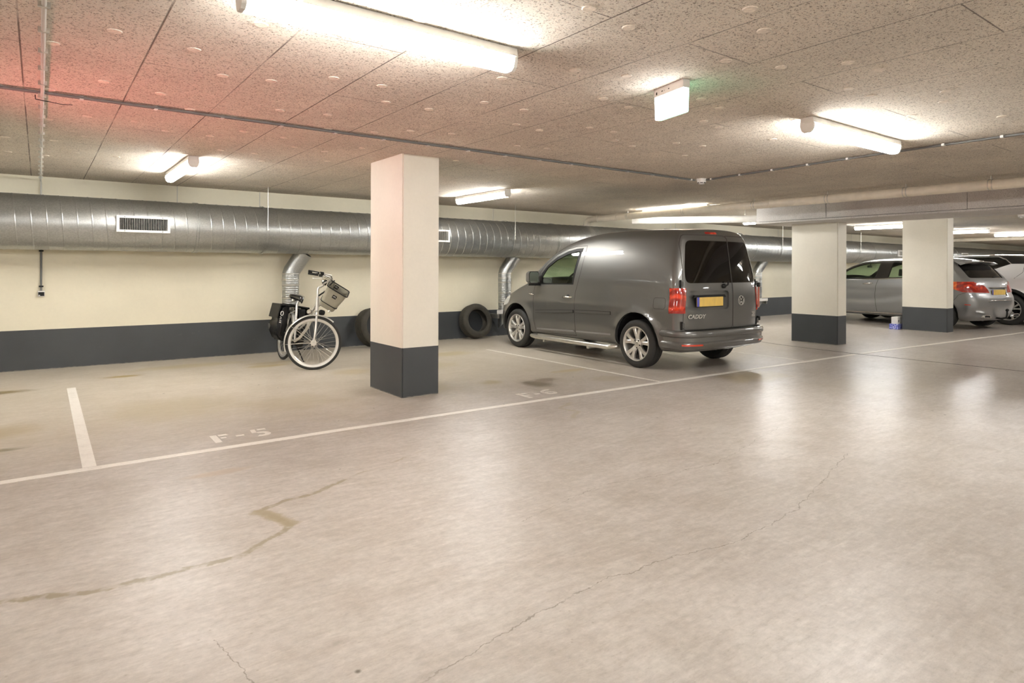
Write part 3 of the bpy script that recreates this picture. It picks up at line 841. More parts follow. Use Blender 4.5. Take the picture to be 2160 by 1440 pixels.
def rounded_shell(W, L, Hh, r, step, fn):
    """lattice on the surface of a rounded box; fn maps (a in -1..1, b in 0..1, c in 0..1) to a point"""
    def steps(D):
        n = max(2, int(round((D-2*r)/step))); k = 5
        return [r*i/k for i in range(k)] + [r+(D-2*r)*i/n for i in range(n)] + [D-r*(k-i)/k for i in range(k)] + [D]
    X, Y, Z = steps(W), steps(L), steps(Hh)
    nx, ny, nz = len(X)-1, len(Y)-1, len(Z)-1
    bm = B(); idx = {}
    def vert(i, j, k):
        key = (i, j, k)
        if key in idx: return idx[key]
        p = np.array([X[i], Y[j], Z[k]]); q = np.array([min(max(X[i], r), W-r), min(max(Y[j], r), L-r), min(max(Z[k], r), Hh-r)])
        d = p-q; l = np.linalg.norm(d)
        p = q + d/l*r
        v = bm.verts.new(fn(p[0]/(W/2)-1, p[1]/L, p[2]/Hh)); idx[key] = v; return v
    def face(*ks): bm.faces.new([vert(*k) for k in ks])
    for i in range(nx):
        for j in range(ny):
            face((i,j,0),(i,j+1,0),(i+1,j+1,0),(i+1,j,0)); face((i,j,nz),(i+1,j,nz),(i+1,j+1,nz),(i,j+1,nz))
    for i in range(nx):
        for k in range(nz):
            face((i,0,k),(i+1,0,k),(i+1,0,k+1),(i,0,k+1)); face((i,ny,k),(i,ny,k+1),(i+1,ny,k+1),(i+1,ny,k))
    for j in range(ny):
        for k in range(nz):
            face((0,j,k),(0,j,k+1),(0,j+1,k+1),(0,j+1,k)); face((nx,j,k),(nx,j+1,k),(nx,j+1,k+1),(nx,j,k+1))
    bm.normal_update()
    return bm

def inside(poly, u, v):
    c = False; n = len(poly)
    for i in range(n):
        (x1, y1), (x2, y2) = poly[i], poly[i-1]
        if (y1 > v) != (y2 > v) and u < (x2-x1)*(v-y1)/(y2-y1)+x1: c = not c
    return c

class Shell:
    def __init__(s, bm):
        s.bm = bm; s.lay = bm.faces.layers.int.new('pid')
    def cut(s, ax, poly, pid, sel):
        """imprint a convex polygon seen along axis ax (0: (y,z), 1: (x,z), 2: (x,y)); mark the faces inside"""
        bm = s.bm; iu, iv = {0: (1, 2), 1: (0, 2), 2: (0, 1)}[ax]
        us = [p[0] for p in poly]; vs = [p[1] for p in poly]; e = .001
        u0, u1, v0, v1 = min(us)-e, max(us)+e, min(vs)-e, max(vs)+e
        def near(f):
            cu = [v.co[iu] for v in f.verts]; cv = [v.co[iv] for v in f.verts]
            return max(cu) > u0 and min(cu) < u1 and max(cv) > v0 and min(cv) < v1
        work = [f for f in bm.faces if near(f) and sel(f)]
        n = len(poly)
        for i in range(n):
            a, b = poly[i], poly[(i+1) % n]
            du, dv = b[0]-a[0], b[1]-a[1]
            if abs(du)+abs(dv) < 1e-6: continue
            co = [0, 0, 0]; no = [0, 0, 0]; co[iu], co[iv] = a; no[iu], no[iv] = dv, -du
            geom = set(work)
            for f in work: geom.update(f.edges); geom.update(f.verts)
            res = bmesh.ops.bisect_plane(bm, geom=list(geom), dist=1e-5, plane_co=co, plane_no=Vector(no).normalized())
            work = [g for g in res['geom'] if isinstance(g, bmesh.types.BMFace) and g.is_valid and near(g)]
        out = []
        for f in work:
            c = f.calc_center_median()
            if inside(poly, c[iu], c[iv]): f[s.lay] = pid; out.append(f)
        return out
    def split(s, spec, parent, lips=()):
        """spec: pid -> (name, material, offset, side filter); every part becomes one mesh with the shell's own normals"""
        bm = s.bm; bm.normal_update()
        objs = {}
        groups = {}
        for f in bm.faces:
            pid = f[s.lay]
            if pid not in spec or spec[pid] is None: continue
            nm, mat, off, two = spec[pid]
            key = (pid, (0 if not two else (1 if f.calc_center_median().x > 0 else -1)))
            groups.setdefault(key, []).append(f)
        for (pid, side), fs in sorted(groups.items(), key=lambda t: (t[0][0], t[0][1])):
            nm, mat, off, two = spec[pid]
            vm = {}; V = []; Nn = []; F = []
            for f in fs:
                q = []
                for v in f.verts:
                    if v not in vm: vm[v] = len(V); V.append(v.co + v.normal*off); Nn.append(v.normal.copy())
                    q.append(vm[v])
                F.append(q)
            if off > 0 or (pid in lips):
                # close the edge with a thin rim so that the part has thickness
                fset = set(fs); base = len(V)
                rim = {}
                for f in fs:
                    for l in f.loops:
                        e = l.edge
                        if any(g not in fset for g in e.link_faces):
                            a, b = l.vert, l.link_loop_next.vert; ids = []
                            for v in (a, b):
                                V.append(V[vm[v]].copy()); Nn.append(v.normal.copy()); ids.append(len(V)-1)
                            for v in (b, a):
                                V.append(v.co - v.normal*.012); Nn.append(v.normal.copy()); ids.append(len(V)-1)
                            F.append([ids[1], ids[0], ids[3], ids[2]])
            me = bpy.data.meshes.new(nm); me.from_pydata([tuple(v) for v in V], [], F); me.update()
            for p in me.polygons: p.use_smooth = True
            try: me.normals_split_custom_set_from_vertices([tuple(v) for v in Nn])
            except Exception: pass
            o = link_mesh(nm, me, mat, parent); objs[(pid, side)] = o
        return objs
    def arch_lips(s, name, mat, depth, parent, ymid):
        for sx in (-1, 1):
            for sy in (-1, 1): s.lip({1}, name, mat, depth, parent, 'x', lambda c: c.x*sx > 0 and (c.y-ymid)*sy > 0)
    def lip(s, pids, name, mat, depth, parent, toward=None, keep=None):
        """strip running inwards from the rim of an opening"""
        bm = s.bm; out = B()
        for f in bm.faces:
            if f[s.lay] not in pids: continue
            if keep and not keep(f.calc_center_median()): continue
            for l in f.loops:
                o = [g for g in l.edge.link_faces if g is not f]
                if o and o[0][s.lay] in pids: continue
                if not o: continue
                a, b = l.vert, l.link_loop_next.vert
                def inn(v):
                    if toward == 'x': return v.co + Vector((-depth if v.co.x > 0 else depth, 0, 0))
                    return v.co - v.normal*depth
                q = [out.verts.new(a.co), out.verts.new(b.co), out.verts.new(inn(b)), out.verts.new(inn(a))]
                out.faces.new(q)
        return obj(name, out, mat, parent)

def ribbon(tree, name, pts, ax, sgn, wdt, mat, parent, off=.0012, thick=0.0, dens=.03, closed=False):
    """narrow strip laid on the shell along a line seen in side (ax 0) or rear (ax 1) view"""
    P = [Vector((*p, 0)) for p in pts]; Q = []
    if closed: P.append(P[0])
    for a, b in zip(P, P[1:]):
        n = max(1, int((b-a).length/dens))
        for i in range(n): Q.append(a+(b-a)*(i/n))
    Q.append(P[-1])
    bm = B(); rows = []
    for i, p in enumerate(Q):
        d = (Q[min(i+1, len(Q)-1)]-Q[max(i-1, 0)])
        if d.length < 1e-9: continue
        d.normalize(); nn = Vector((-d.y, d.x, 0))*wdt/2; row = []
        for q in (p+nn, p-nn):
            if ax == 0: o = Vector((sgn*3, q.x, q.y)); dr = Vector((-sgn, 0, 0))
            else: o = Vector((q.x, -3 if sgn < 0 else 8, q.y)); dr = Vector((0, -sgn, 0))
            hit, nrm, _, _ = tree.ray_cast(o, dr)
            if hit is None: row = None; break
            row.append((hit+nrm*(off+thick), hit-nrm*.003))
        if row: rows.append([bm.verts.new(c) for r_ in row for c in r_])
    for a, b in zip(rows, rows[1:]):
        bm.faces.new((a[0], a[2], b[2], b[0])); bm.faces.new((a[0], b[0], b[1], a[1])); bm.faces.new((a[2], a[3], b[3], b[2]))
    if rows:
        bm.faces.new(rows[0][:2]+rows[0][2:][::-1]); bm.faces.new(rows[-1][:2]+rows[-1][2:][::-1])
    return obj(name, bm, mat, parent, smooth=True, angle=40)

def circle_poly(cy, cz, ry, rz, n=36): return [(cy+ry*math.cos(2*PI*k/n), cz+rz*math.sin(2*PI*k/n)) for k in range(n)]

def wheel(parent, x, y, side, Rt=.316, Rr=.222, wd=.20, style='van'):
    """side -1: faces -x. Parts: wheel > tyre, rim, bolt ..."""
    root = empty('wheel', (x, y, Rt)); root.parent = parent
    if side > 0: root.rotation_euler = (0, 0, PI)
    # outer face looks towards -x in local space
    h = wd/2
    prof = [(Rr-.012, -h+.012), (Rr+.010, -h-.000), (Rr+.035, -h-.006), (Rt-.035, -h-.004), (Rt-.014, -h+.010), (Rt-.003, -h+.028)]
    for g in (-.055, -.018, .018, .055):
        prof += [(Rt, g-.012), (Rt, g-.004), (Rt-.007, g-.003), (Rt-.007, g+.003), (Rt, g+.004)]
    prof += [(Rt-.003, h-.028), (Rt-.014, h-.010), (Rt-.035, h+.004), (Rr+.02, h), (Rr-.012, h-.012), (Rr-.012, -h+.012)]
    bm = B(); lathe(bm, prof, 'x', n=64); obj('tyre', bm, M['rubber'], root, smooth=True, angle=35)
    bm = B()
    lathe(bm, [(Rr+.006, -h+.002), (Rr+.002, -h-.006), (Rr-.008, -h-.004), (Rr-.016, -h+.012), (Rr-.022, -h+.05), (Rr-.03, h-.02), (Rr-.05, h-.01)], 'x', n=64)
    if style == 'van': ns, sp, half = 5, .30, .085
    elif style == 'suv': ns, sp, half = 5, .34, .05
    else: ns, sp, half = 5, .3, .06
    for k in range(ns):
        a0 = 2*PI*k/ns + PI/2
        for e in (-1, 1):
            # each spoke is a tapering bar, two to a pair
            pts = []
            for t, wk in ((.0, .030), (.35, .026), (.7, .026), (1.0, .034)):
                rr = .050 + (Rr-.018-.050)*t
                ang = a0 + e*(half*(1.2-.2*t) + .16*t if style == 'van' else (.13+.12*t if style == 'suv' else .18))
                dx = -h+.020 + .014*(1-t) - .010*math.sin(PI*t)
                c = Vector((dx, math.cos(ang)*rr, math.sin(ang)*rr)); tn = Vector((0, -math.sin(ang), math.cos(ang)))
                pts.append((c, tn, wk*(1.75 if style == 'van' else 1.35)))
            rows = []
            for c, tn, wk in pts:
                rows.append([bm.verts.new(c+tn*wk/2+Vector((.004,0,0))), bm.verts.new(c+tn*wk*.3-Vector((.004,0,0))), bm.verts.new(c-tn*wk*.3-Vector((.004,0,0))), bm.verts.new(c-tn*wk/2+Vector((.004,0,0))), bm.verts.new(c-tn*wk/2+Vector((.035,0,0))), bm.verts.new(c+tn*wk/2+Vector((.035,0,0)))])
            for a, b in zip(rows, rows[1:]):
                for q in range(6): bm.faces.new((a[q], a[(q+1)%6], b[(q+1)%6], b[q]))
            bm.faces.new(rows[0]); bm.faces.new(rows[-1][::-1])
    lathe(bm, [(0, -h+.022), (.030, -h+.022), (.052, -h+.018), (.066, -h+.024), (.070, -h+.06), (0, -h+.06)], 'x', n=32)
    obj('alloy_rim', bm, M['alloy'], root, smooth=True, angle=35)
    bm = B(); lathe(bm, [(0, h-.06), (.14, h-.06), (.14, h-.045), (Rr-.035, h-.045), (Rr-.035, h-.03), (0, h-.03)], 'x', n=40); obj('brake_disc', bm, M['black'], root, smooth=True, angle=35)
    bm = B(); lathe(bm, [(0, -h+.014), (.026, -h+.014), (.030, -h+.017), (.030, -h+.022)], 'x', n=24); obj('hub_cap', bm, M['steel'], root, smooth=True, angle=35)
    for k in range(5):
        a = 2*PI*k/5 + PI/2 + PI/5
        bm = B(); lathe(bm, [(0, -h+.016), (.008, -h+.016), (.010, -h+.018), (.010, -h+.026)], 'x', (0, math.cos(a)*.052, math.sin(a)*.052), n=10); obj('wheel_bolt', bm, M['black'], root)
    return root

def well(bm, x_out, x_in, y, z, R):
    """dark wheel housing"""
    s = 1 if x_out > 0 else -1
    lathe(bm, [(R, 0), (R, abs(x_out-x_in)), (0, abs(x_out-x_in))], 'x', (0, 0, 0), n=32, a0=-.35, a1=PI+.35)

def housing(parent, ys, zc, R, xo, xi):
    for y in ys:
        for sd in (-1, 1):
            bm = B(); n = 30; rows = []
            for k in range(n+1):
                a0 = math.asin(max(-.9, (max(.30, zc-.05)-zc)/R)); a = a0 + (PI-2*a0)*k/n
                cy, cz = y+math.cos(a)*R, zc+math.sin(a)*R
                rows.append([bm.verts.new((sd*xo, cy, cz)), bm.verts.new((sd*xi, cy, cz))])
            for a, b in zip(rows, rows[1:]): bm.faces.new((a[0], a[1], b[1], b[0]))
            bm.faces.new([r_[1] for r_ in rows])
            obj('wheel_housing', bm, M['void'], parent)

def side_sel(f): return abs(f.normal.x) > .3 and abs(f.calc_center_median().x) > .45
def rear_sel(f): return f.normal.y < -.25

def text_part(name, s, size, loc, rot, mat, parent, ext=.002, shear=0.0, sx=1.0):
    c = bpy.data.curves.new(name, 'FONT'); c.body = s; c.size = size; c.extrude = ext; c.align_x = 'CENTER'; c.align_y = 'CENTER'; c.shear = shear
    c.offset = size*.022
    c.materials.append(mat)
    t_ = bpy.data.objects.new(name, c); col.objects.link(t_); bpy.context.view_layer.update()
    me = bpy.data.meshes.new_from_object(t_.evaluated_get(bpy.context.evaluated_depsgraph_get())); bpy.data.objects.remove(t_)
    o = bpy.data.objects.new(name, me); col.objects.link(o); o.location = loc; o.rotation_euler = rot; o.scale = (sx, 1, 1); o.parent = parent
    return o

def seats(parent, rows, w_, z0, h_=.62, hr=True):
    for (y, xs) in rows:
        for x in xs:
            bm = B(); prism(bm, rounded_poly([(y-.02, z0), (y+.50, z0+.02), (y+.50, z0+.14), (y+.04, z0+.13)], .03), 'x', x-w_/2, x+w_/2)
            o = obj('seat', bm, M['seat'], parent)
            bm = B(); prism(bm, rounded_poly([(y+.10, z0+.10), (y-.02, z0+.10), (y-.16, z0+h_), (y-.08, z0+h_+.02)], .03), 'x', x-w_/2, x+w_/2); obj('seat_back', bm, M['seat'], parent)
            if hr:
                bm = B(); prism(bm, rounded_poly([(y-.10, z0+h_+.05), (y-.19, z0+h_+.05), (y-.20, z0+h_+.22), (y-.12, z0+h_+.22)], .03), 'x', x-.13, x+.13); obj('headrest', bm, M['seat'], parent, bevel=0)

def steering(parent, x, y, z, tilt=.45):
    bm = B(); n = 28
    d = Vector((0, math.sin(tilt), -math.cos(tilt))); u = Vector((1, 0, 0)); v = Vector((0, math.cos(tilt), math.sin(tilt)))
    nrm = u.cross(v)
    vv = Vector((0, -math.sin(tilt), math.cos(tilt)))
    pts = [Vector((x, y, z)) + (u*math.cos(2*PI*k/n) + vv*math.sin(2*PI*k/n))*.185 for k in range(n)]
    tube(bm, pts, .014, 8, closed=True)
    c = Vector((x, y+.03, z-.01))
    for a in (0, PI, -PI/2): tube(bm, [c, Vector((x, y, z))+(u*math.cos(a)+vv*math.sin(a))*.18], .012, 6)
    bmesh.ops.create_icosphere(bm, subdivisions=2, radius=.05, matrix=Matrix.Translation(c))
    obj('steering_wheel', bm, M['black'], parent, smooth=True)

# ---- the grey panel van ------------------------------------------------------
def panel_van():
    W, L = 1.735, 4.41
    root = empty('panel_van', (7.155, 4.86, 0)); 
    tag(root, 'dark grey metallic panel van parked nose to the wall', 'van')
    zt = smooth_tab([(0,1.795),(.3,1.815),(.8,1.83),(1.3,1.838),(1.8,1.825),(2.22,1.77),(2.56,1.67),(2.84,1.52),(3.08,1.30),(3.22,1.15),(3.34,1.085),(3.58,1.02),(3.9,.925),(4.15,.84),(4.3,.77),(4.41,.68)], 0, 4.41, k=3)
    yr = smooth_tab([(.2,.105),(1.0,.10),(1.12,.115),(1.8,.215)], .2, 1.9)
    wr = [(.88,.315),(3.56,.315)]
    def fn(a, b, c):
        y0 = b*L
        z1 = zt(y0) + .018*min(1, max(0, (2.8-y0)/.5)) - .035*a*a*min(1, max(0, (3.3-y0)/1.0)+.6)
        zb = .255
        z = zb + c*(z1-zb)
        lo = float(yr(z)) + .11*abs(a)**3
        hi = L - .36*a*a - .05*max(0, (z-.5))/.3
        t = y0/L
        # only the two ends are bent, the middle keeps its stations
        y = y0 + lo*max(0, 1-y0/.9)**1.3 - (L-hi)*max(0, (y0-3.3)/(L-3.3))**1.6
        hw = W/2 - .008
        if z > .80: hw -= .012*min(1, (z-.80)/.25)
        if z > 1.05: hw -= .215*((z-1.05)/.77)**1.7
        if z < .50: hw -= .03*((.50-z)/.25)
        if y > 3.2: hw -= .055*((y-3.2)/1.2)**2
        if y < .5: hw -= .018*((.5-y)/.4)**2
        x = a*hw
        if abs(a) > .55:
            k = min(1, (abs(a)-.55)/.3)
            for wy, wz in wr:
                d = math.hypot(y-wy, z-wz)
                if z > .2: x += math.copysign(.026*math.exp(-((d-.40)/.055)**2)*k, a)
            x += math.copysign(.010*math.exp(-((z-.80)/.09)**2)*k, a) * (1 if z > .5 else 1)
        return (x, y, z)
    bm = rounded_shell(W, L, 1.5, .115, .042, fn)
    sh = Shell(bm)
    for wy, wz in wr: sh.cut(0, circle_poly(wy, .325, .388, .408), 1, lambda f: abs(f.calc_center_median().x) > .5)
    # wheel openings in the floor pan
    for f in bm.faces:
        c = f.calc_center_median()
        if f.normal.z < -.5 and c.z < .35 and abs(c.x) > .6 and any(abs(c.y-wy) < .38 for wy, _ in wr): f[sh.lay] = 1
    def tm(P): return [(u + .75*(.012+.215*max(0, (v-1.05)/.77)**1.7 if v > 1.05 else 0), v) for u, v in P]
    low = [(2.10,.315),(3.06,.285),(3.115,.55),(3.105,.93),(3.07,1.055),(2.055,1.055),(2.10,.945)]
    sh.cut(0, low, 2, side_sel)
    up = [(2.055,1.055),(3.07,1.055),(2.945,1.24),(2.79,1.385),(2.56,1.515),(2.30,1.60),(2.10,1.632),(1.88,1.64)]
    sh.cut(0, tm(up), 2, side_sel)
    fr = [(2.145,1.065),(2.965,1.052),(2.90,1.23),(2.76,1.36),(2.55,1.48),(2.30,1.565),(2.10,1.60),(1.955,1.607)]
    sh.cut(0, tm(fr), 3, side_sel)
    gl = [(2.185,1.083),(2.915,1.072),(2.89,1.175),(2.765,1.315),(2.55,1.435),(2.30,1.520),(2.10,1.556),(2.035,1.560)]
    sh.cut(0, tm(gl), 4, side_sel)
    sh.cut(0, rrect(.385, .580, .795, .935, .035), 5, side_sel)
    # windscreen
    sh.cut(2, rounded_poly([(-.66,2.66),(.66,2.66),(.76,3.22),(-.76,3.22)], .08), 6, lambda f: f.normal.z > .3 and f.calc_center_median().z > .9)
    # rear: doors, glass, plate recess
    dl = rounded_poly([(-.765,.545),(.115,.545),(.115,1.70),(.06,1.735),(-.64,1.735),(-.695,1.62),(-.76,1.05)], .04)
    dr = rounded_poly([(.125,.545),(.765,.545),(.76,1.05),(.695,1.62),(.64,1.735),(.07,1.735),(.125,1.70)], .04)
    sh.cut(1, dl, 7, rear_sel); sh.cut(1, dr, 8, rear_sel)
    sh.cut(1, rounded_poly([(-.715,1.125),(.70,1.125),(.70,1.25),(.605,1.665),(-.62,1.665),(-.705,1.3)], .075, 6), 9, rear_sel)
    sh.cut(1, rrect(-.70, .035, .79, 1.025, .045), 10, rear_sel)
    # tail lamps wrap round the corner
    for s_ in (-1, 1):
        X = sorted((s_*.765, s_*.95))
        sh.cut(1, [(X[0],.750),(X[1],.750),(X[1],1.062),(X[0],1.062)], 11, lambda f: f.calc_center_median().y < .5 and abs(f.calc_center_median().x) > .6)
    for f in bm.faces:
        if f[sh.lay] == 11 and f.calc_center_median().y > .32: f[sh.lay] = 0
    sh.cut(0, [(.17,.750),(.315,.750),(.315,1.062),(.17,1.062)], 11, side_sel)
    # head lamps
    for s_ in (-1, 1): sh.cut(0, rounded_poly([(3.83,.70),(4.28,.62),(4.36,.74),(3.95,.86),(3.74,.85)], .05), 12, lambda f: side_sel(f) or f.normal.y > .2)
    # brake lamp in the roof edge
    sh.cut(1, rounded_poly([(-.285,1.752),(-.07,1.752),(-.07,1.778),(-.285,1.778)], .006), 13, lambda f: f.normal.y < 0 and f.calc_center_median().y < .5)
    bm.normal_update()
    tree = BVHTree.FromBMesh(bm)
    spec = {0: ('body', M['van'], 0, False), 1: None, 2: ('front_door', M['van'], 0, True), 3: ('window_frame', M['black'], -.004, True), 4: ('door_window', M['glass'], -.010, True),
            5: ('fuel_flap', M['van'], 0, False), 6: ('windscreen', M['glass'], -.002, False), 7: ('rear_door', M['van'], 0, False), 8: ('rear_door', M['van'], 0, False),
            9: ('rear_window', M['tint'], -.003, False), 10: ('plate_recess', M['van'], -.028, False), 11: ('tail_lamp', M['red'], .010, True), 12: ('headlamp', M['headlamp'], .002, True), 13: ('brake_lamp', M['red'], .004, False)}
    po = sh.split(spec, root)
    sh.arch_lips('arch_lip', M['van'], .05, root, 2.2)
    sh.lip({4}, 'window_seal', M['black'], .018, root)
    sh.lip({10}, 'recess_rim', M['van'], .030, root)
    # dark lining inside the shell
    V = {}; vs = []; F = []
    for f in bm.faces:
        if f[sh.lay] in (1, 3, 4, 6, 9): continue
        q = []
        for v in f.verts:
            if v not in V: V[v] = len(vs); vs.append(tuple(v.co - v.normal*.03))
            q.append(V[v])
        F.append(q)
    me = bpy.data.meshes.new('lining'); me.from_pydata(vs, [], F); me.update(); link_mesh('lining', me, M['dim_interior'], root)
    bm.free()
    Lm, dk = po, M['joint']
    # shut lines
    seam = tm([(2.10,.315),(2.115,.6),(2.105,.945),(2.055,1.06),(1.985,1.26),(1.93,1.46),(1.88,1.64),(2.10,1.632),(2.30,1.60),(2.56,1.515),(2.79,1.385),(2.945,1.24),(3.07,1.055),(3.105,.93),(3.115,.55),(3.06,.285)])
    for s_ in (-1, 1):
        d = po[(2, s_)]
        ribbon(tree, 'door_seam', seam, 0, s_, .007, dk, d, closed=True)
        ribbon(tree, 'moulding_shade_line', [(1.355,.690),(2.09,.674)], 0, s_, .047, M['black'], root, thick=.002)  # black strips added as the dark line of shade under the mouldings
        ribbon(tree, 'moulding_shade_line', [(2.13,.672),(3.055,.622)], 0, s_, .047, M['black'], root, thick=.002)
        ribbon(tree, 'side_moulding', [(2.135,.672),(3.05,.622)], 0, s_, .040, M['van'], root, thick=.012)
        ribbon(tree, 'side_moulding', [(1.36,.690),(2.085,.674)], 0, s_, .040, M['van'], root, thick=.012)
        ribbon(tree, 'sill_strip', [(1.36,.398),(2.085,.383)], 0, s_, .024, M['silver'], root, thick=.008)
        ribbon(tree, 'sill_strip', [(2.13,.382),(3.03,.352)], 0, s_, .024, M['silver'], root, thick=.008)
        ribbon(tree, 'lamp_gasket', [(.32,.744),(.32,1.068)], 0, s_, .008, M['black'], po[(11, s_)])
        # step tube along the sill
        bm2 = B(); x = s_*.895
        tube(bm2, [(s_*.80, 3.10, .235), (x-.0*s_, 3.10, .235), (x, 3.02, .225), (x, 1.40, .225), (x-s_*.02, 1.30, .235), (s_*.78, 1.27, .24)], .031, 18); obj('step_tube', bm2, M['steel'], root, smooth=True, angle=60)
        for yy in (2.75, 1.75):
            bm2 = B(); box(bm2, min(s_*.80, s_*.93), max(s_*.80, s_*.93), yy-.02, yy+.02, .168, .200); obj('tube_bracket', bm2, M['steel'], root)
        # mirror
        bm2 = B()
        prof = rrect(0, .245, 0, .19, .05)
        mx0, my0, mz0 = s_*.87, 2.95, 1.068
        def mp(u, v, t): return (mx0+s_*(u*.82)-s_*.0, my0 + t, mz0+v)
        rows = []
        for t, k in ((-.0, 1.0), (.05, 1.0), (.10, .86), (.13, .5)):
            cx, cy = .12, .095
            rows.append([bm2.verts.new(mp(cx+(u-cx)*k, cy+(v-cy)*k, t)) for u, v in prof])
        nn = len(prof)
        for a, b in zip(rows, rows[1:]):
            for i in range(nn): bm2.faces.new((a[i], a[(i+1)%nn], b[(i+1)%nn], b[i]))
        bm2.faces.new(rows[-1]); bm2.faces.new(rows[0][::-1])
        mir = obj('door_mirror', bm2, M['van'], root, smooth=True, angle=40)
        bm2 = B(); f2 = [bm2.verts.new(mp(.12+(u-.12)*.88, .095+(v-.095)*.88, -.003)) for u, v in prof]; bm2.faces.new(f2); obj('mirror_glass', bm2, M['mirror'], mir)
        bm2 = B(); prism(bm2, [(2.93, 1.035), (3.10, 1.03), (3.08, 1.075), (2.96, 1.085)], 'x', min(s_*.80, s_*.97), max(s_*.80, s_*.97)); obj('mirror_foot', bm2, M['black'], mir)
        # handle
        hit, nrm, _, _ = tree.ray_cast(Vector((s_*3, 2.27, .878)), Vector((-s_, 0, 0)))
        bm2 = B(); tube(bm2, [(hit.x-s_*.004, 2.175, .880), (hit.x+s_*.030, 2.20, .880), (hit.x+s_*.034, 2.30, .878), (hit.x+s_*.028, 2.345, .876), (hit.x-s_*.004, 2.36, .875)], [.010,.013,.014,.013,.010], 10); obj('door_handle', bm2, M['chrome'], d, smooth=True, angle=60)
        bm2 = B(); bmesh.ops.create_uvsphere(bm2, u_segments=16, v_segments=10, radius=.045, matrix=Matrix.Translation((hit.x-s_*.004, 2.26, .880)) @ Matrix.Diagonal((.12, 1, .8, 1))); obj('handle_cup', bm2, M['black'], d, smooth=True)
        hit, nrm, _, _ = tree.ray_cast(Vector((s_*3, 3.18, .895)), Vector((-s_, 0, 0)))
        bm2 = B(); tube(bm2, [(hit.x-s_*.002, 3.115, .888), (hit.x+s_*.010, 3.15, .89), (hit.x+s_*.008, 3.21, .897), (hit.x-s_*.004, 3.25, .903)], [.006,.013,.009,.004], 10); obj('side_repeater', bm2, M['chrome'], root, smooth=True)
    fl = [(u, v) for u, v in rrect(.385, .580, .795, .935, .035)]
    ribbon(tree, 'flap_seam', fl, 0, -1, .005, dk, po[(5, 0)] if (5, 0) in po else root, closed=True)
    # rear door seams, rim, hinges, wiper
    ribbon(tree, 'door_seam', dl, 1, -1, .007, dk, po[(7, 0)], closed=True); ribbon(tree, 'door_seam', dr, 1, -1, .007, dk, po[(8, 0)], closed=True)
    def rear_hit(x, z):
        h_, n_, _, _ = tree.ray_cast(Vector((x, -3, z)), Vector((0, 1, 0))); return h_
    for s_ in (-1, 1):
        for z in (1.115, .60):
            p = rear_hit(s_*.772, z); bm2 = B(); box(bm2, p.x-.022, p.x+.022, p.y-.022, p.y+.02, z-.032, z+.032); hg = obj('hinge', bm2, M['van'], root, bevel=.006)
            bm2 = B(); box(bm2, p.x-.030*1-.004, p.x-.022, p.y-.024, p.y+.0, z-.05, z+.05); obj('hinge_gap', bm2, M['black'], hg)
    p = rear_hit(-.05, 1.09)
    bm2 = B(); bmesh.ops.create_uvsphere(bm2, u_segments=12, v_segments=8, radius=.03, matrix=Matrix.Translation((-.07, p.y-.012, 1.085)) @ Matrix.Diagonal((1.3, .8, 1, 1)))
    tube(bm2, [(-.07, p.y-.03, 1.085), (-.02, p.y-.035, 1.10), (-.005, p.y-.03, 1.145)], .010, 8); obj('wiper', bm2, M['black'], root, smooth=True)
    # plate recess contents
    py = rear_hit(-.335, .9).y
    pl = empty('number_plate', (-.335, py+.006, .890)); pl.parent = root
    bm2 = B(); box(bm2, -.26, .26, -.006, 0, -.058, .058); obj('plate_face', bm2, M['plate'], pl)
    bm2 = B(); box(bm2, -.26, -.215, -.0075, -.006, -.058, .058); obj('country_strip', bm2, M['blue'], pl)
    bm2 = B(); box(bm2, -.268, .268, 0, .006, -.066, .066); obj('plate_holder', bm2, M['black'], pl)
    bm2 = B(); prism(bm2, [(-.325, .052), (.325, .052), (.30, .085), (-.30, .085)], 'y', -.004, .02); obj('recess_handle', bm2, M['black'], pl)
    # emblem
    ey = rear_hit(.30, .89).y
    em = empty('emblem', (.30, ey, .89)); em.parent = root; em.rotation_euler = (0, 0, math.radians(-3))
    bm2 = B(); lathe(bm2, [(.052, .004), (.055, -.007), (.063, -.007), (.066, .004)], 'y', n=40); obj('ring', bm2, M['alloy'], em, smooth=True, angle=40)
    bm2 = B(); lathe(bm2, [(0, -.001), (.054, -.001), (.054, .003)], 'y', n=32); obj('backing', bm2, M['gloss_black'], em)
    bm2 = B()
    for pts in ([(-.026,.046),(-.002,.004),(.002,.004),(.026,.046)], [(-.047,.022),(-.022,-.043),(-.017,-.043),(-.002,-.010),(.002,-.010),(.017,-.043),(.022,-.043),(.047,.022)]):
        for a, b in zip(pts, pts[1:]): tube(bm2, [(a[0], -.004, a[1]), (b[0], -.004, b[1])], .0050, 6)
    obj('monogram', bm2, M['alloy'], em, smooth=True)
    y1 = rear_hit(-.57, .70).y; text_part('lettering', 'CADDY', .070, (-.575, y1-.006, .705), (PI/2, 0, math.radians(-9)), M['alloy'], root, shear=.2, sx=1.15)
    y1 = rear_hit(.60, .70).y; text_part('lettering', 'TDI', .045, (.615, y1-.006, .712), (PI/2, 0, math.radians(8)), M['alloy'], root)
    bm2 = B(); box(bm2, .57, .66, y1-.002, y1+.02, .668, .674); box(bm2, .57, .66, y1-.002, y1+.02, .684, .690); box(bm2, .57, .576, y1-.002, y1+.02, .668, .690); obj('badge_bar', bm2, M['chrome'], root)
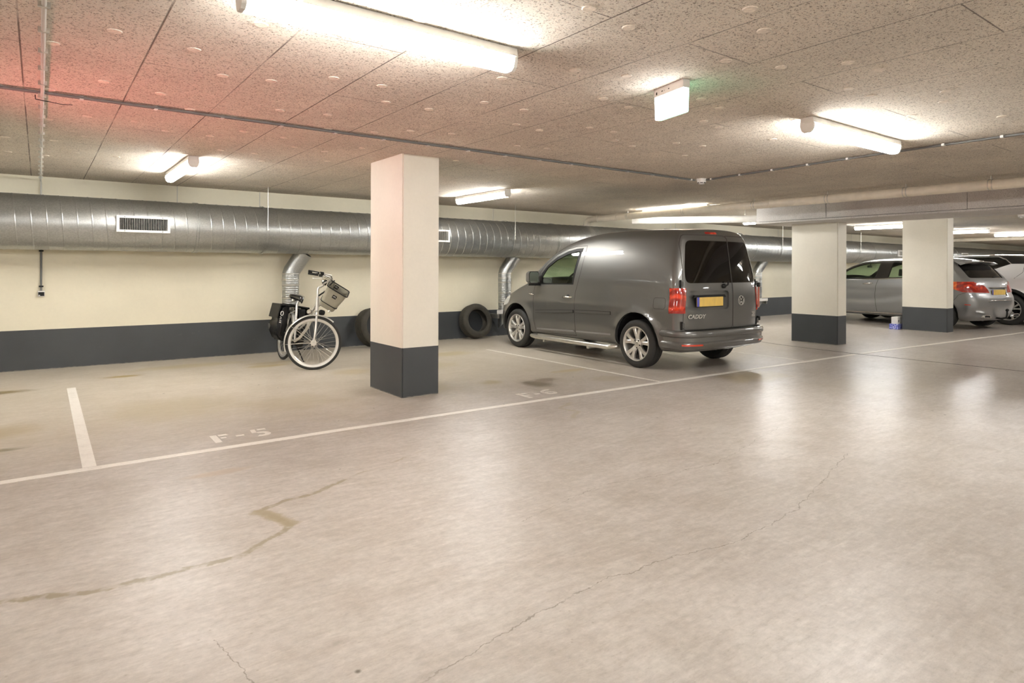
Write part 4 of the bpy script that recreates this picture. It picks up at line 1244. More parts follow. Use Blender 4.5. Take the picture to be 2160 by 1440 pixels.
    # wrap-round rear bumper
    def sweep(path, prof, nm, mat, smooth=True, ang=25):
        bmx = B(); rows = []; m = len(path)
        for i, (x, y) in enumerate(path):
            a = Vector(path[max(i-1, 0)]); b = Vector(path[min(i+1, m-1)]); t = (b-a).normalized(); o = Vector((t.y, -t.x))
            rows.append([bmx.verts.new((x+o.x*d, y+o.y*d, z)) for d, z in prof])
        for a, b in zip(rows, rows[1:]):
            for k in range(len(prof)-1): bmx.faces.new((a[k], a[k+1], b[k+1], b[k]))
        bmx.faces.new(rows[0]); bmx.faces.new(rows[-1][::-1])
        return obj(nm, bmx, mat, root, smooth=smooth, angle=ang)
    path = [(-.866,.49),(-.872,.40),(-.874,.31),(-.862,.225),(-.832,.150),(-.78,.095),(-.70,.055),(-.58,.028),(-.4,.010),(-.2,.002),(0,0)]
    path = path + [(-x, y) for x, y in path[-2::-1]]
    bp = sweep(path, [(-.12,.538),(-.03,.540),(-.006,.530),(.004,.510),(.008,.475),(.004,.463),(-.012,.452),(-.016,.40),(-.006,.390),(.000,.375),(-.004,.345),(-.022,.315),(-.05,.298),(-.12,.290)], 'rear_bumper', M['van'])
    sweep([p for p in path if abs(p[0]) < .80], [(-.13,.541),(-.04,.543),(-.035,.546),(-.125,.546)], 'bumper_tread', M['black'])
    for s_ in (-1, 1):
        seg = [p for p in path if .47 < abs(p[0]) < .86 and (p[0] > 0) == (s_ > 0) and p[1] < .16]
        if s_ < 0: seg = seg
        sweep([(x, y) for x, y in seg], [(-.012,.350),(.004,.352),(.004,.372),(-.012,.374)], 'bumper_reflector', M['reflector'])
    # tow ball wiring / exhaust side clutter is hidden; spare light bar on the right edge
    bm2 = B(); box(bm2, .828, .845, .19, .21, .78, 1.06); obj('red_reflector_strip', bm2, M['pink'], root)
    for z_ in (1.06, .60): bm2 = B(); box(bm2, .785, .83, .165, .20, z_, z_+.06); obj('hinge_cover', bm2, M['black'], root, bevel=.008)
    # front: grille
    bm2 = B(); prism(bm2, rounded_poly([(-.55,.58),(.55,.58),(.58,.68),(-.58,.68)], .02), 'y', 4.30, 4.38); obj('front_grille', bm2, M['black'], root)
    housing(root, (.88, 3.56), .325, .40, .82, .50)
    seats(root, [(2.02, (-.38, .38))], .5, .58, .60)
    bm2 = B(); prism(bm2, rounded_poly([(2.62,.55),(2.68,.98),(2.80,1.15),(3.00,1.165),(3.16,1.08),(3.16,.55)], .06), 'x', -.76, .76); obj('dashboard', bm2, M['black'], root, smooth=True, angle=30)
    steering(root, -.38, 2.62, 1.09)
    for y in (.88, 3.56):
        wheel(root, -.765, y, -1); wheel(root, .765, y, 1)
    root.rotation_euler = (0, 0, math.radians(-1.2))
    return root
VAN = panel_van()
# ---- the silver hatchback behind the pillars -----------------------------------
def hatchback():
    W, L = 1.786, 4.36
    root = empty('hatchback', (16.70, 4.73, 0)); tag(root, 'silver grey hatchback half hidden behind the third pillar', 'car')
    zt = smooth_tab([(0,1.50),(.45,1.53),(.9,1.56),(1.5,1.585),(2.1,1.58),(2.5,1.56),(2.75,1.52),(3.0,1.42),(3.3,1.26),(3.52,1.13),(3.66,1.07),(3.95,.98),(4.15,.86),(4.36,.70)], 0, 4.36, k=3)
    yr = smooth_tab([(.2,.12),(.35,.06),(.5,.0),(.70,.01),(.78,.055),(1.02,.12),(1.12,.18),(1.45,.50),(1.55,.56)], .2, 1.6, k=2)
    wr = [(.80,.32),(3.50,.32)]
    def fn(a, b, c):
        y0 = b*L; z1 = zt(y0)+.02 - .05*a*a; zb = .20; z = zb+c*(z1-zb)
        lo = float(yr(z)) + .16*abs(a)**3; hi = L-.40*a*a
        y = y0 + lo*max(0, 1-y0/.95)**1.25 - (L-hi)*max(0, (y0-3.3)/(L-3.3))**1.6
        hw = W/2-.01
        if z > .98: hw -= .20*((z-.98)/.58)**1.35
        if z < .5: hw -= .04*((.5-z)/.3)
        if y > 3.2: hw -= .06*((y-3.2)/1.1)**2
        if y < .8: hw -= .07*((.8-y)/.8)**1.5
        x = a*hw
        if abs(a) > .55:
            k = min(1, (abs(a)-.55)/.3)
            for wy, wz in wr:
                x += math.copysign(.022*math.exp(-((math.hypot(y-wy, z-wz)-.40)/.055)**2)*k, a)
            cz = .48 + .26*max(0, (2.7-y)/1.6)**1.5
            if 1.0 < y < 3.2: x -= math.copysign(.022*math.exp(-((z-cz-.09)/.07)**2)*k, a)
            x += math.copysign(.010*math.exp(-((z-.90)/.04)**2)*k, a)
        return (x, y, z)
    bm = rounded_shell(W, L, 1.3, .13, .05, fn); sh = Shell(bm)
    for wy, wz in wr: sh.cut(0, circle_poly(wy, .325, .37, .385), 1, lambda f: abs(f.calc_center_median().x) > .45)
    for f in bm.faces:
        c = f.calc_center_median()
        if f.normal.z < -.5 and c.z < .32 and abs(c.x) > .6 and any(abs(c.y-wy) < .36 for wy, _ in wr): f[sh.lay] = 1
    sh.cut(0, [(2.285,1.085),(3.55,1.045),(3.2,1.28),(2.98,1.39),(2.7,1.48),(2.45,1.515),(2.22,1.522)], 3, side_sel)
    sh.cut(0, [(2.285,1.085),(2.22,1.515),(1.9,1.515),(1.95,1.095)], 3, side_sel)
    sh.cut(0, [(1.95,1.095),(1.9,1.515),(1.35,1.50),(1.05,1.14)], 3, side_sel)
    sh.cut(0, [(1.05,1.14),(1.35,1.50),(.95,1.455),(.66,1.345),(.60,1.27)], 3, side_sel)
    sh.cut(0, [(2.30,1.115),(3.38,1.075),(3.12,1.26),(2.92,1.36),(2.68,1.44),(2.45,1.473),(2.24,1.48)], 4, side_sel)
    sh.cut(0, [(1.20,1.15),(1.98,1.118),(1.93,1.478),(1.42,1.465)], 5, side_sel)
    sh.cut(1, rounded_poly([(-.70,1.13),(.70,1.13),(.62,1.43),(-.62,1.43)], .05), 9, lambda f: f.normal.y < -.1 and f.calc_center_median().y < 1)
    sh.cut(2, rounded_poly([(-.58,2.86),(.58,2.86),(.70,3.50),(-.70,3.50)], .08), 6, lambda f: f.normal.z > .3 and f.calc_center_median().z > .9)
    for s_ in (-1, 1):
        sh.cut(1, [(s_*x, z) for x, z in [(.92,1.045),(.64,1.025),(.45,.960),(.375,.87),(.36,.81),(.92,.825)]], 11, lambda f: f.calc_center_median().y < .5 and abs(f.calc_center_median().x) > .3 and f.normal.y < -.3)
        sh.cut(0, [(.74,1.0),(.55,1.045),(.45,1.045),(.45,.865),(.55,.90)], 12, lambda f: side_sel(f) and f[sh.lay] != 11 and f.calc_center_median().x*s_ > 0)
        sh.cut(0, [(.45,1.045),(.10,1.045),(.10,.82),(.34,.825),(.45,.865)], 11, lambda f: side_sel(f) and f[sh.lay] != 11 and f.calc_center_median().x*s_ > 0)
    sh.cut(1, rrect(-.30, .30, .735, .90, .03), 10, lambda f: f.normal.y < -.3 and f.calc_center_median().y < .5)
    bm.normal_update(); tree = BVHTree.FromBMesh(bm)
    spec = {0: ('body', M['silver'], 0, False), 1: None, 3: ('window_frame', M['gloss_black'], -.003, True), 4: ('door_window', M['glass'], -.010, True), 5: ('door_window', M['glass'], -.010, True),
            6: ('windscreen', M['glass'], -.002, False), 9: ('rear_window', M['tint'], -.003, False), 10: ('plate_recess', M['silver'], -.02, False),
            11: ('tail_lamp', M['red'], .008, True), 12: ('tail_lamp', M['orange'], .008, True)}
    po = sh.split(spec, root)
    sh.arch_lips('arch_lip', M['silver'], .05, root, 2.1); sh.lip({10}, 'recess_rim', M['silver'], .02, root)
    V = {}; vs = []; F = []
    for f in bm.faces:
        if f[sh.lay] in (1, 4, 5, 6, 9): continue
        q = []
        for v in f.verts:
            if v not in V: V[v] = len(vs); vs.append(tuple(v.co - v.normal*.03))
            q.append(V[v])
        F.append(q)
    me = bpy.data.meshes.new('lining'); me.from_pydata(vs, [], F); me.update(); link_mesh('lining', me, M['dim_interior'], root)
    bm.free(); dk = M['joint']
    for s_ in (-1, 1):
        ribbon(tree, 'door_seam', [(2.20,1.10),(2.265,.90),(2.295,.62),(2.25,.30)], 0, s_, .010, dk, root)
        ribbon(tree, 'door_seam', [(3.33,1.04),(3.36,.75),(3.20,.30)], 0, s_, .010, dk, root)
        ribbon(tree, 'door_seam', [(1.02,1.13),(1.06,.86),(1.15,.72),(1.25,.30)], 0, s_, .010, dk, root)
        ribbon(tree, 'window_trim', [(3.55,1.028),(2.6,1.062),(1.8,1.092),(1.05,1.128),(.60,1.24)], 0, s_, .020, M['chrome'], root, thick=.004)
        ribbon(tree, 'sill_trim', [(3.08,.262),(1.22,.285)], 0, s_, .024, M['chrome'], root, thick=.012)
        ribbon(tree, 'bumper_seam', [(.44,.44),(.52,.62),(.42,.76),(.20,.85)], 0, s_, .007, dk, root)
        h_, _, _, _ = tree.ray_cast(Vector((s_*3, 2.47, .965)), Vector((-s_, 0, 0)))
        bm2 = B(); tube(bm2, [(h_.x-s_*.006, 2.34, .972), (h_.x+s_*.026, 2.37, .975), (h_.x+s_*.032, 2.48, .968), (h_.x+s_*.024, 2.57, .960), (h_.x-s_*.006, 2.60, .957)], [.010,.018,.020,.016,.010], 10); obj('door_handle', bm2, M['chrome'], root, smooth=True)
        h_, _, _, _ = tree.ray_cast(Vector((s_*3, .30, .55)), Vector((-s_, 0, 0)))
        if h_ is not None: ribbon(tree, 'bumper_reflector', [(.20,.555),(.30,.560)], 0, s_, .020, M['reflector'], root, thick=.004)
        bm2 = B(); prism(bm2, rounded_poly([(s_*.42,.275),(s_*.70,.29),(s_*.66,.35),(s_*.46,.34)], .02), 'y', .0, .06); ex = obj('exhaust_trim', bm2, M['chrome'], root)
        bm2 = B(); prism(bm2, rounded_poly([(s_*.46,.288),(s_*.67,.298),(s_*.64,.338),(s_*.48,.330)], .02), 'y', -.004, .0); obj('exhaust_hole', bm2, M['void'], ex)
    def rh(x, z): return tree.ray_cast(Vector((x, -3, z)), Vector((0, 1, 0)))[0]
    # spoiler at the top of the tailgate
    bm2 = B(); rows = []
    for i in range(13):
        a = -1+2*i/12; x = a*.64; k = 1-abs(a)**3*.5
        rows.append([bm2.verts.new((x, .62, 1.515-.03*a*a)), bm2.verts.new((x, .36+.06*a*a, 1.490-.035*a*a)), bm2.verts.new((x, .33+.06*a*a, 1.470-.035*a*a)), bm2.verts.new((x, .50, 1.435-.03*a*a))])
    for a, b in zip(rows, rows[1:]):
        for q in range(4): bm2.faces.new((a[q], a[(q+1)%4], b[(q+1)%4], b[q]))
    bm2.faces.new(rows[0]); bm2.faces.new(rows[-1][::-1])
    obj('spoiler', bm2, M['silver'], root, smooth=True, angle=35)
    y = rh(0, .93).y; bm2 = B(); box(bm2, -.33, .33, y-.016, y+.02, .905, .925); obj('handle_strip', bm2, M['chrome'], root, bevel=.004)
    y = rh(0, .82).y
    pl = empty('number_plate', (0, y+.004, .82)); pl.parent = root
    bm2 = B(); box(bm2, -.26, .26, -.006, 0, -.055, .055); obj('plate_face', bm2, M['plate'], pl)
    bm2 = B(); box(bm2, -.26, -.22, -.0075, -.006, -.055, .055); obj('country_strip', bm2, M['blue'], pl)
    y = rh(0, .62).y; bm2 = B(); tube(bm2, [(-.46, y+.03, .63), (-.40, y+.000, .645), (0, y-.012, .650), (.40, y+.000, .645), (.46, y+.03, .63)], .007, 8); obj('bumper_trim', bm2, M['chrome'], root, smooth=True)
    bm2 = B(); tube(bm2, [(0, .20, .27), (0, .02, .25), (0, -.08, .28), (0, -.095, .36), (0, -.095, .42)], .018, 12)
    bmesh.ops.create_uvsphere(bm2, u_segments=16, v_segments=10, radius=.032, matrix=Matrix.Translation((0, -.095, .44))); obj('tow_ball', bm2, M['black'], root, smooth=True)
    bm2 = B(); p = rh(.0, 1.16); tube(bm2, [(.02, p.y-.01, 1.13), (.02, p.y-.03, 1.15), (.42, p.y+.03, 1.165)], .008, 8); obj('wiper', bm2, M['black'], root)
    bm2 = B(); prism(bm2, rounded_poly([(-.06,1.355),(.11,1.355),(.11,1.41),(-.06,1.41)], .02), 'y', 3.02, 3.04); tube(bm2, [(.02, 3.03, 1.40), (.02, 2.98, 1.47)], .008, 6); obj('inside_mirror', bm2, M['black'], root)
    housing(root, (.80, 3.50), .325, .385, .82, .52)
    seats(root, [(2.05, (-.38, .38)), (1.15, (-.42, 0, .42))], .48, .50, .60)
    bm2 = B(); prism(bm2, rounded_poly([(2.68,.5),(2.74,.96),(2.88,1.10),(3.10,1.12),(3.30,1.06),(3.30,.5)], .05), 'x', -.72, .72); obj('dashboard', bm2, M['black'], root, smooth=True, angle=30)
    steering(root, -.37, 2.58, 1.06)
    for y in (.80, 3.50): wheel(root, -.775, y, -1, style='b'); wheel(root, .775, y, 1, style='b')
    root.rotation_euler = (0, 0, math.radians(-10))
    return root
hatchback()

# ---- the two-tone SUV at the right edge --------------------------------------------
def suv():
    W, L = 1.84, 4.42
    root = empty('sport_utility_vehicle', (19.36, 4.22, 0)); tag(root, 'white SUV with black roof at the right edge', 'car')
    zt = smooth_tab([(0,1.62),(.5,1.67),(1.2,1.695),(2.0,1.69),(2.5,1.64),(2.9,1.45),(3.2,1.22),(3.4,1.13),(3.9,1.03),(4.2,.9),(4.42,.75)], 0, 4.42, k=3)
    yr = smooth_tab([(.2,.10),(.5,.0),(.9,.03),(1.15,.10),(1.6,.42)], .2, 1.7, k=2)
    wr = [(.90,.37),(3.58,.37)]
    def fn(a, b, c):
        y0 = b*L; z1 = zt(y0)-.05*a*a; zb = .26; z = zb+c*(z1-zb)
        lo = float(yr(z)) + .16*abs(a)**3; hi = L-.35*a*a
        y = y0 + lo*max(0, 1-y0/.95)**1.25 - (L-hi)*max(0, (y0-3.3)/(L-3.3))**1.6
        hw = W/2-.01
        if z > 1.1: hw -= .16*((z-1.1)/.58)**1.3
        if y < .8: hw -= .06*((.8-y)/.8)**1.5
        x = a*hw
        if abs(a) > .55:
            for wy, wz in wr: x += math.copysign(.025*math.exp(-((math.hypot(y-wy, z-wz)-.45)/.06)**2), a)
            x += math.copysign(.016*math.exp(-((z-1.14)/.05)**2), a)
        return (x, y, z)
    bm = rounded_shell(W, L, 1.4, .12, .055, fn); sh = Shell(bm)
    anyf = lambda f: True
    for s_ in (1,):
        sh.cut(0, [(-.5,1.9),(-.5,1.45),(.86,1.45),(1.15,1.33),(5,1.12),(5,1.9)], 2, lambda f: abs(f.normal.x) > .02 or True)
        sh.cut(0, [(.86,1.45),(1.15,1.33),(1.6,1.30),(1.6,1.45)], 2, side_sel)
    for f in bm.faces:
        c = f.calc_center_median()
        if f[sh.lay] == 2 and c.y > 2.9 and f.normal.z > .5 and c.z < 1.2: f[sh.lay] = 0
    sh.cut(0, rounded_poly([(1.20,1.335),(2.35,1.25),(2.35,1.60),(1.10,1.60),(.95,1.52),(.90,1.46)], .03), 4, side_sel)
    sh.cut(0, [(2.42,1.245),(3.25,1.18),(2.75,1.52),(2.42,1.60)], 4, side_sel)
    for wy, wz in wr:
        sh.cut(0, circle_poly(wy, .37, .49, .50), 5, lambda f: side_sel(f) and f[sh.lay] in (0, 5))
    sh.cut(0, [(-.2,.2),(5,.2),(5,.42),(-.2,.42)], 5, lambda f: f[sh.lay] == 0)
    for wy, wz in wr: sh.cut(0, circle_poly(wy, .37, .42, .43), 1, lambda f: abs(f.calc_center_median().x) > .45)
    sh.cut(1, rounded_poly([(-.66,1.18),(.66,1.18),(.58,1.56),(-.58,1.56)], .05), 9, lambda f: f.normal.y < -.1 and f.calc_center_median().y < 1)
    for s_ in (-1, 1): sh.cut(1, [(s_*x, z) for x, z in [(.95,1.12),(.55,1.10),(.50,.98),(.95,.92)]], 11, lambda f: f.calc_center_median().y < .30 and f.normal.y < -.2)
    bm.normal_update(); tree = BVHTree.FromBMesh(bm)
    spec = {0: ('body', M['pearl'], 0, False), 1: None, 2: ('roof', M['gloss_black'], 0, False), 4: ('side_window', M['tint'], -.006, True), 5: ('lower_cladding', M['black'], .006, False),
            9: ('rear_window', M['tint'], -.003, False), 11: ('tail_lamp', M['red'], .006, True)}
    sh.split(spec, root); sh.arch_lips('arch_lip', M['black'], .05, root, 2.2)
    V = {}; vs = []; F = []
    for f in bm.faces:
        if f[sh.lay] in (1, 4, 9): continue
        q = []
        for v in f.verts:
            if v not in V: V[v] = len(vs); vs.append(tuple(v.co - v.normal*.03))
            q.append(V[v])
        F.append(q)
    me = bpy.data.meshes.new('lining'); me.from_pydata(vs, [], F); me.update(); link_mesh('lining', me, M['dim_interior'], root)
    bm.free()
    for s_ in (-1, 1):
        ribbon(tree, 'window_trim', [(2.3,1.625),(1.12,1.622),(.97,1.56),(.86,1.455)], 0, s_, .014, M['steel'], root, thick=.005)
        ribbon(tree, 'tailgate_seam', [(.60,1.44),(.62,1.25),(.78,1.10)], 0, s_, .007, M['joint'], root)
        ribbon(tree, 'door_seam', [(1.32,1.30),(1.36,.95),(1.50,.72),(1.55,.44)], 0, s_, .008, M['joint'], root)
    bm2 = B(); box(bm2, -.60, .60, .26, .62, 1.60, 1.63); obj('spoiler', bm2, M['gloss_black'], root, bevel=.01)
    housing(root, (.90, 3.58), .37, .435, .84, .52)
    for y in (.90, 3.58): wheel(root, -.80, y, -1, .37, .255, .22, 'suv'); wheel(root, .80, y, 1, .37, .255, .22, 'suv')
    return root
suv()

# ---- bicycle -----------------------------------------------------------------------------
M['frame'] = paintwork('bicycle_silver', (.62,.61,.57), .5, .3)
M['bag'] = flat('glossy_black_tarpaulin', (.007,.007,.007), .40, spec=.3, coat=.1, bump=.25, bscale=22)
M['basket'] = flat('grey_basket_mesh', (.33,.31,.24), .5)
def bike():
    root = empty('bicycle', (2.775, 8.62, 0)); root.rotation_euler = (0, math.radians(9), 0); tag(root, 'silver city bicycle with basket and turned front wheel, standing by the wall', 'bicycle')
    O = Vector((2.825, 8.62, 0))
    def loc(x, y, z): return Vector((x, y, z)) - Vector((0, 0, 0))
    R_ = .345
    def bwheel(name, c, ang, tread=.020):
        """ang: heading of the wheel plane in the xy plane"""
        r = empty(name, c); r.parent = root; r.rotation_euler = (0, 0, ang)
        bm = B(); lathe(bm, [(R_-.040+.022*math.cos(t)*0 + (.020+.020*math.cos(t)), .020*math.sin(t)) for t in [2*PI*k/12 for k in range(12)]], 'y', n=72, closed=True); obj('tyre', bm, M['rubber'], r, smooth=True, angle=60)
        bm = B(); lathe(bm, [(R_-.040, -.014), (R_-.034, -.016), (R_-.062, -.013), (R_-.071, 0), (R_-.062, .013), (R_-.034, .016), (R_-.040, .014)], 'y', n=72); obj('rim', bm, M['alloy'], r, smooth=True, angle=40)
        bm = B(); lathe(bm, [(0, -.046), (.012, -.046), (.014, -.034), (.036, -.032), (.038, -.028), (.030, -.024), (.030, .024), (.038, .028), (.036, .032), (.014, .034), (.012, .046), (0, .046)], 'y', n=28); obj('hub', bm, M['alloy'], r, smooth=True, angle=35)
        bm = B()
        for k in range(32):
            a = 2*PI*k/32; s = 1 if k % 2 else -1; b = a + (.85 if (k//2) % 2 else -.85)
            tube(bm, [(math.cos(b)*.034, s*.029, math.sin(b)*.034), (math.cos(a)*(R_-.072), s*.003, math.sin(a)*(R_-.072))], .0016, 5, caps=False)
        obj('spokes', bm, M['steel'], r)
        return r
    cf = Vector((0, -.552, R_)); cr = Vector((.006, .593, R_))
    hd = math.radians(-19)                                        # heading of the turned front wheel
    f = Vector((math.cos(hd), math.sin(hd), 0)); s = Vector((-f.y, f.x, 0))      # forward and side of the steered assembly
    bwheel('front_wheel', cf, hd); bwheel('rear_wheel', cr, PI/2)
    # steering axis leans back towards the saddle
    ax = Vector((0, .30, .954)).normalized()
    crown = Vector((0, -.50, R_+.385)); top = crown + ax*.315
    def P(name, pts, r, mat, n=10, parent=root): bm = B(); tube(bm, pts, r, n); return obj(name, bm, mat, parent, smooth=True, angle=60)
    for e in (-1, 1): P('fork_blade', [cf+s*e*.052, cf+s*e*.052+Vector((0,.005,.18)), crown+s*e*.048-ax*.02, crown+s*e*.030+ax*.01], [.011,.014,.016,.014], M['frame'])
    P('fork_crown', [crown-s*.05-ax*.01, crown+s*.05-ax*.01], .019, M['frame'])
    P('head_tube', [crown+ax*.02, crown+ax*.20], .022, M['frame'])
    P('stem', [crown+ax*.20, top, top+ax*.03+f*.01, top+ax*.07+f*.07], [.015,.015,.017,.014], M['frame'])
    bar = top+ax*.07+f*.07
    for e in (-1, 1):
        P('handlebar', [bar, bar+s*e*.06+Vector((0,0,.02)), bar+s*e*.12+f*.09+Vector((0,0,.09)), bar+s*e*.19+f*.07+Vector((0,0,.130)), bar+s*e*.25-f*.06+Vector((0,0,.135)), bar+s*e*.285-f*.17+Vector((0,0,.135))], .011, M['alloy'])
        P('grip', [bar+s*e*.252-f*.085+Vector((0,0,.135)), bar+s*e*.290-f*.215+Vector((0,0,.140))], .0175, M['black'])
        P('brake_lever', [bar+s*e*.235-f*.04+Vector((0,0,.125)), bar+s*e*.24-f*.02+Vector((0,0,.095)), bar+s*e*.275-f*.10+Vector((0,0,.085)), bar+s*e*.29-f*.15+Vector((0,0,.08))], .006, M['steel'])
        P('gear_shifter', [bar+s*e*.236-f*.03+Vector((0,0,.135)), bar+s*e*.25-f*.07+Vector((0,0,.135))], .024, M['black'])
        P('cable', [bar+s*e*.23-f*.02+Vector((0,0,.12)), bar+s*e*.17+f*.12+Vector((0,0,.06)), bar+s*e*.08+f*.12-ax*.10, crown+s*e*.03+ax*.12+f*.06, crown-f*.04+ax*.02+Vector((0,.05,0))], .003, M['black'], 6)
    bm = B(); bmesh.ops.create_uvsphere(bm, u_segments=16, v_segments=10, radius=.035, matrix=Matrix.Translation(bar+s*.07+Vector((0,0,.05)))); obj('bell', bm, M['chrome'], root, smooth=True)
    P('display_holder', [bar+Vector((0,0,.01)), bar+f*.03+Vector((0,0,.07))], [.03,.022], M['black'])
    # basket: tapering bucket, tipped forwards
    bc = crown+ax*.27+f*.20+Vector((0,0,-.025)); tl = math.radians(24)
    bu = (f*math.cos(tl)+Vector((0,0,-1))*math.sin(tl)); bw = ((Vector((0,0,1))*math.cos(tl)+f*math.sin(tl))-s*.30).normalized(); s2 = bw.cross(bu).normalized()
    def bp(u, v, w_): return bc + bu*u + s2*v + bw*w_
    levels = [(.145, .175, .125), (.138, .168, .115), (.131, .160, .04), (.105, .138, -.14), (.095, .126, -.155)]
    bm = B(); rows = []
    for hu, hv, z in levels: rows.append([bm.verts.new(bp(u, v, z)) for u, v in rrect(-hu, hu, -hv, hv, .045, 5)])
    n = len(rows[0])
    for a, b in zip(rows, rows[1:]):
        for i in range(n): bm.faces.new((a[i], a[(i+1)%n], b[(i+1)%n], b[i]))
    bm.faces.new(rows[-1])
    bk = obj('basket', bm, M['basket'], root, smooth=True, angle=50)
    P_ = [bp(u, v, .128) for u, v in rrect(-.147, .147, -.177, .177, .045, 5)]
    bm = B(); tube(bm, P_, .007, 8, closed=True); obj('basket_rim', bm, M['black'], bk, smooth=True)
    P_ = [bp(u, v, -.085) for u, v in rrect(-.117, .117, -.149, .149, .045, 5)]
    bm = B(); tube(bm, P_, .005, 8, closed=True); obj('basket_band', bm, M['black'], bk, smooth=True)
    for (u, v, w_, k) in ((.01, -.173, .05, 1), (-.03, .150, .09, 0)):
        bm = B(); c = bp(u, v, w_); vs_ = [bm.verts.new(c+bu*a+bw*b) for a, b in rrect(-.028, .028, -.022, .022, .004, 2)]; bm.faces.new(vs_); bd = obj('basket_badge', bm, M['black'], bk)
        bm = B(); c = c - s*.002
        for r0, r1 in ((.006, .009), (.015, .019)):
            A = [bm.verts.new(c+bu*r1*math.cos(PI*q/8)+bw*(r1*math.sin(PI*q/8)-.008)) for q in range(9)] + [bm.verts.new(c+bu*r0*math.cos(PI*q/8)+bw*(r0*math.sin(PI*q/8)-.008)) for q in range(8, -1, -1)]
            bm.faces.new(A)
        obj('badge_print', bm, M['white'], bd)
    P('basket_bracket', [crown+ax*.22, bp(-.12, 0, .02)], .010, M['black'])
    P('basket_handle', [bp(-.12, -.02, .11), bp(-.10, .02, .19)], .008, M['black'])
    # frame
    seat_b = Vector((0, .17, .30)); seat_t = Vector((0, .33, .78))
    P('down_tube', [crown+ax*.05, Vector((0, -.22, .50)), Vector((0, 0, .36)), seat_b], .020, M['frame'])
    P('second_tube', [crown+ax*.16, Vector((0, -.20, .60)), Vector((0, .05, .48)), seat_b+(seat_t-seat_b)*.35], .014, M['frame'])
    P('seat_tube', [seat_b, seat_t], .016, M['frame']); P('seat_post', [seat_t, Vector((.03, .36, .88))], .013, M['steel'])
    for e in (-1, 1):
        P('chain_stay', [seat_b, cr+Vector((e*.06, 0, 0))], .011, M['frame']); P('seat_stay', [seat_t-Vector((0,.02,.06)), Vector((e*.05, .42, .66)), cr+Vector((e*.06, 0, 0))], .009, M['frame'])
        P('rack_leg', [cr+Vector((e*.07, 0, 0)), Vector((e*.06, .62, .74))], .006, M['steel'])
        P('rack_rail', [Vector((e*.055, .33, .745)), Vector((e*.06, .80, .745))], .007, M['steel'])
    # saddle
    bm = B(); rows = []
    for t, w_, z in ((-.13,.018,.900),(-.10,.030,.915),(-.02,.045,.925),(.05,.075,.930),(.10,.100,.938),(.14,.098,.935),(.16,.06,.925)):
        rows.append([bm.verts.new((.035+1.1*w_*math.cos(2*PI*k/14), .38+t, z-.022 + (.030 if math.sin(2*PI*k/14) > 0 else .060)*math.sin(2*PI*k/14))) for k in range(14)])
    for a, b in zip(rows, rows[1:]):
        for k in range(14): bm.faces.new((a[k], a[(k+1)%14], b[(k+1)%14], b[k]))
    bm.faces.new(rows[0]); bm.faces.new(rows[-1][::-1]); obj('saddle', bm, M['gloss_black'], root, smooth=True, angle=70)
    bm = B()
    for e in (-1, 1): lathe(bm, [(.016, -.03), (.022, -.02), (.022, .02), (.016, .03)], 'z', (.035+e*.04, .50, .86), n=14)
    obj('saddle_springs', bm, M['steel'], root)
    # mudguards, light, chain case, stand, cranks
    def guard(name, c, d, a0, a1, mat, parent=root, wd=.030):
        bm = B(); rows = []
        for k in range(25):
            a = math.radians(a0+(a1-a0)*k/24); q = c + (d*math.cos(a)+Vector((0,0,1))*math.sin(a))*(R_+.018); nrm = (d*math.cos(a)+Vector((0,0,1))*math.sin(a)); sd = d.cross(Vector((0,0,1)))
            rows.append([bm.verts.new(q+sd*u-nrm*w_) for u, w_ in ((-wd,.016),(-wd*.7,.003),(0,-.002),(wd*.7,.003),(wd,.016),(wd*.65,.0065),(0,.002),(-wd*.65,.0065))])
        for a, b in zip(rows, rows[1:]):
            for i in range(8): bm.faces.new((a[i], a[(i+1)%8], b[(i+1)%8], b[i]))
        return obj(name, bm, mat, parent, smooth=True, angle=50)
    guard('front_mudguard', cf, f, 55, 205, M['frame']); guard('rear_mudguard', cr, Vector((0,-1,0)), 20, 195, M['frame'])
    for a in (150, 190):
        q = cf+(f*math.cos(math.radians(a))+Vector((0,0,1))*math.sin(math.radians(a)))*(R_+.012)
        for e in (-1, 1): P('mudguard_stay', [cf+s*e*.05, q+s*e*.028], .0025, M['steel'], 6)
    bm = B(); lathe(bm, [(0, -.03), (.030, -.03), (.036, -.01), (.03, .03), (0, .045)], 'x', crown+f*.06+Vector((0,0,.01))-Vector((0,0,0)), n=20); obj('front_light', bm, M['black'], root, smooth=True, angle=40)
    bm = B(); lathe(bm, [(.034, -.008), (.030, .02), (.02, .028), (0, .03)], 'y', crown-f*.10+Vector((0,-.02,.0)), n=20); obj('horn', bm, M['steel'], root, smooth=True, angle=40)
    P('dynamo', [crown+f*.14+Vector((0,0,.03)), crown+f*.19+Vector((0,0,.09))], .016, M['steel'])
    bm = B(); prism(bm, rounded_poly([(.05,.30),(.08,.42),(.30,.46),(.62,.41),(.66,.33),(.60,.27),(.25,.22),(.10,.22)], .04), 'x', .055, .085); obj('chain_case', bm, M['black'], root, bevel=.006)
    P('crank', [Vector((.09, .17, .30)), Vector((.105, .30, .20))], .010, M['alloy']); P('crank', [Vector((-.05, .17, .30)), Vector((-.10, .05, .40))], .010, M['alloy'])
    for c in (Vector((.15, .31, .195)), Vector((-.15, .04, .405))):
        bm = B(); box(bm, c.x-.045, c.x+.045, c.y-.035, c.y+.035, c.z-.012, c.z+.012); obj('pedal', bm, M['black'], root, bevel=.004)
    P('kickstand', [Vector((.03, .25, .28)), Vector((.17, .19, .03)), Vector((.235, .17, .008))], [.010,.009,.008], M['black'])
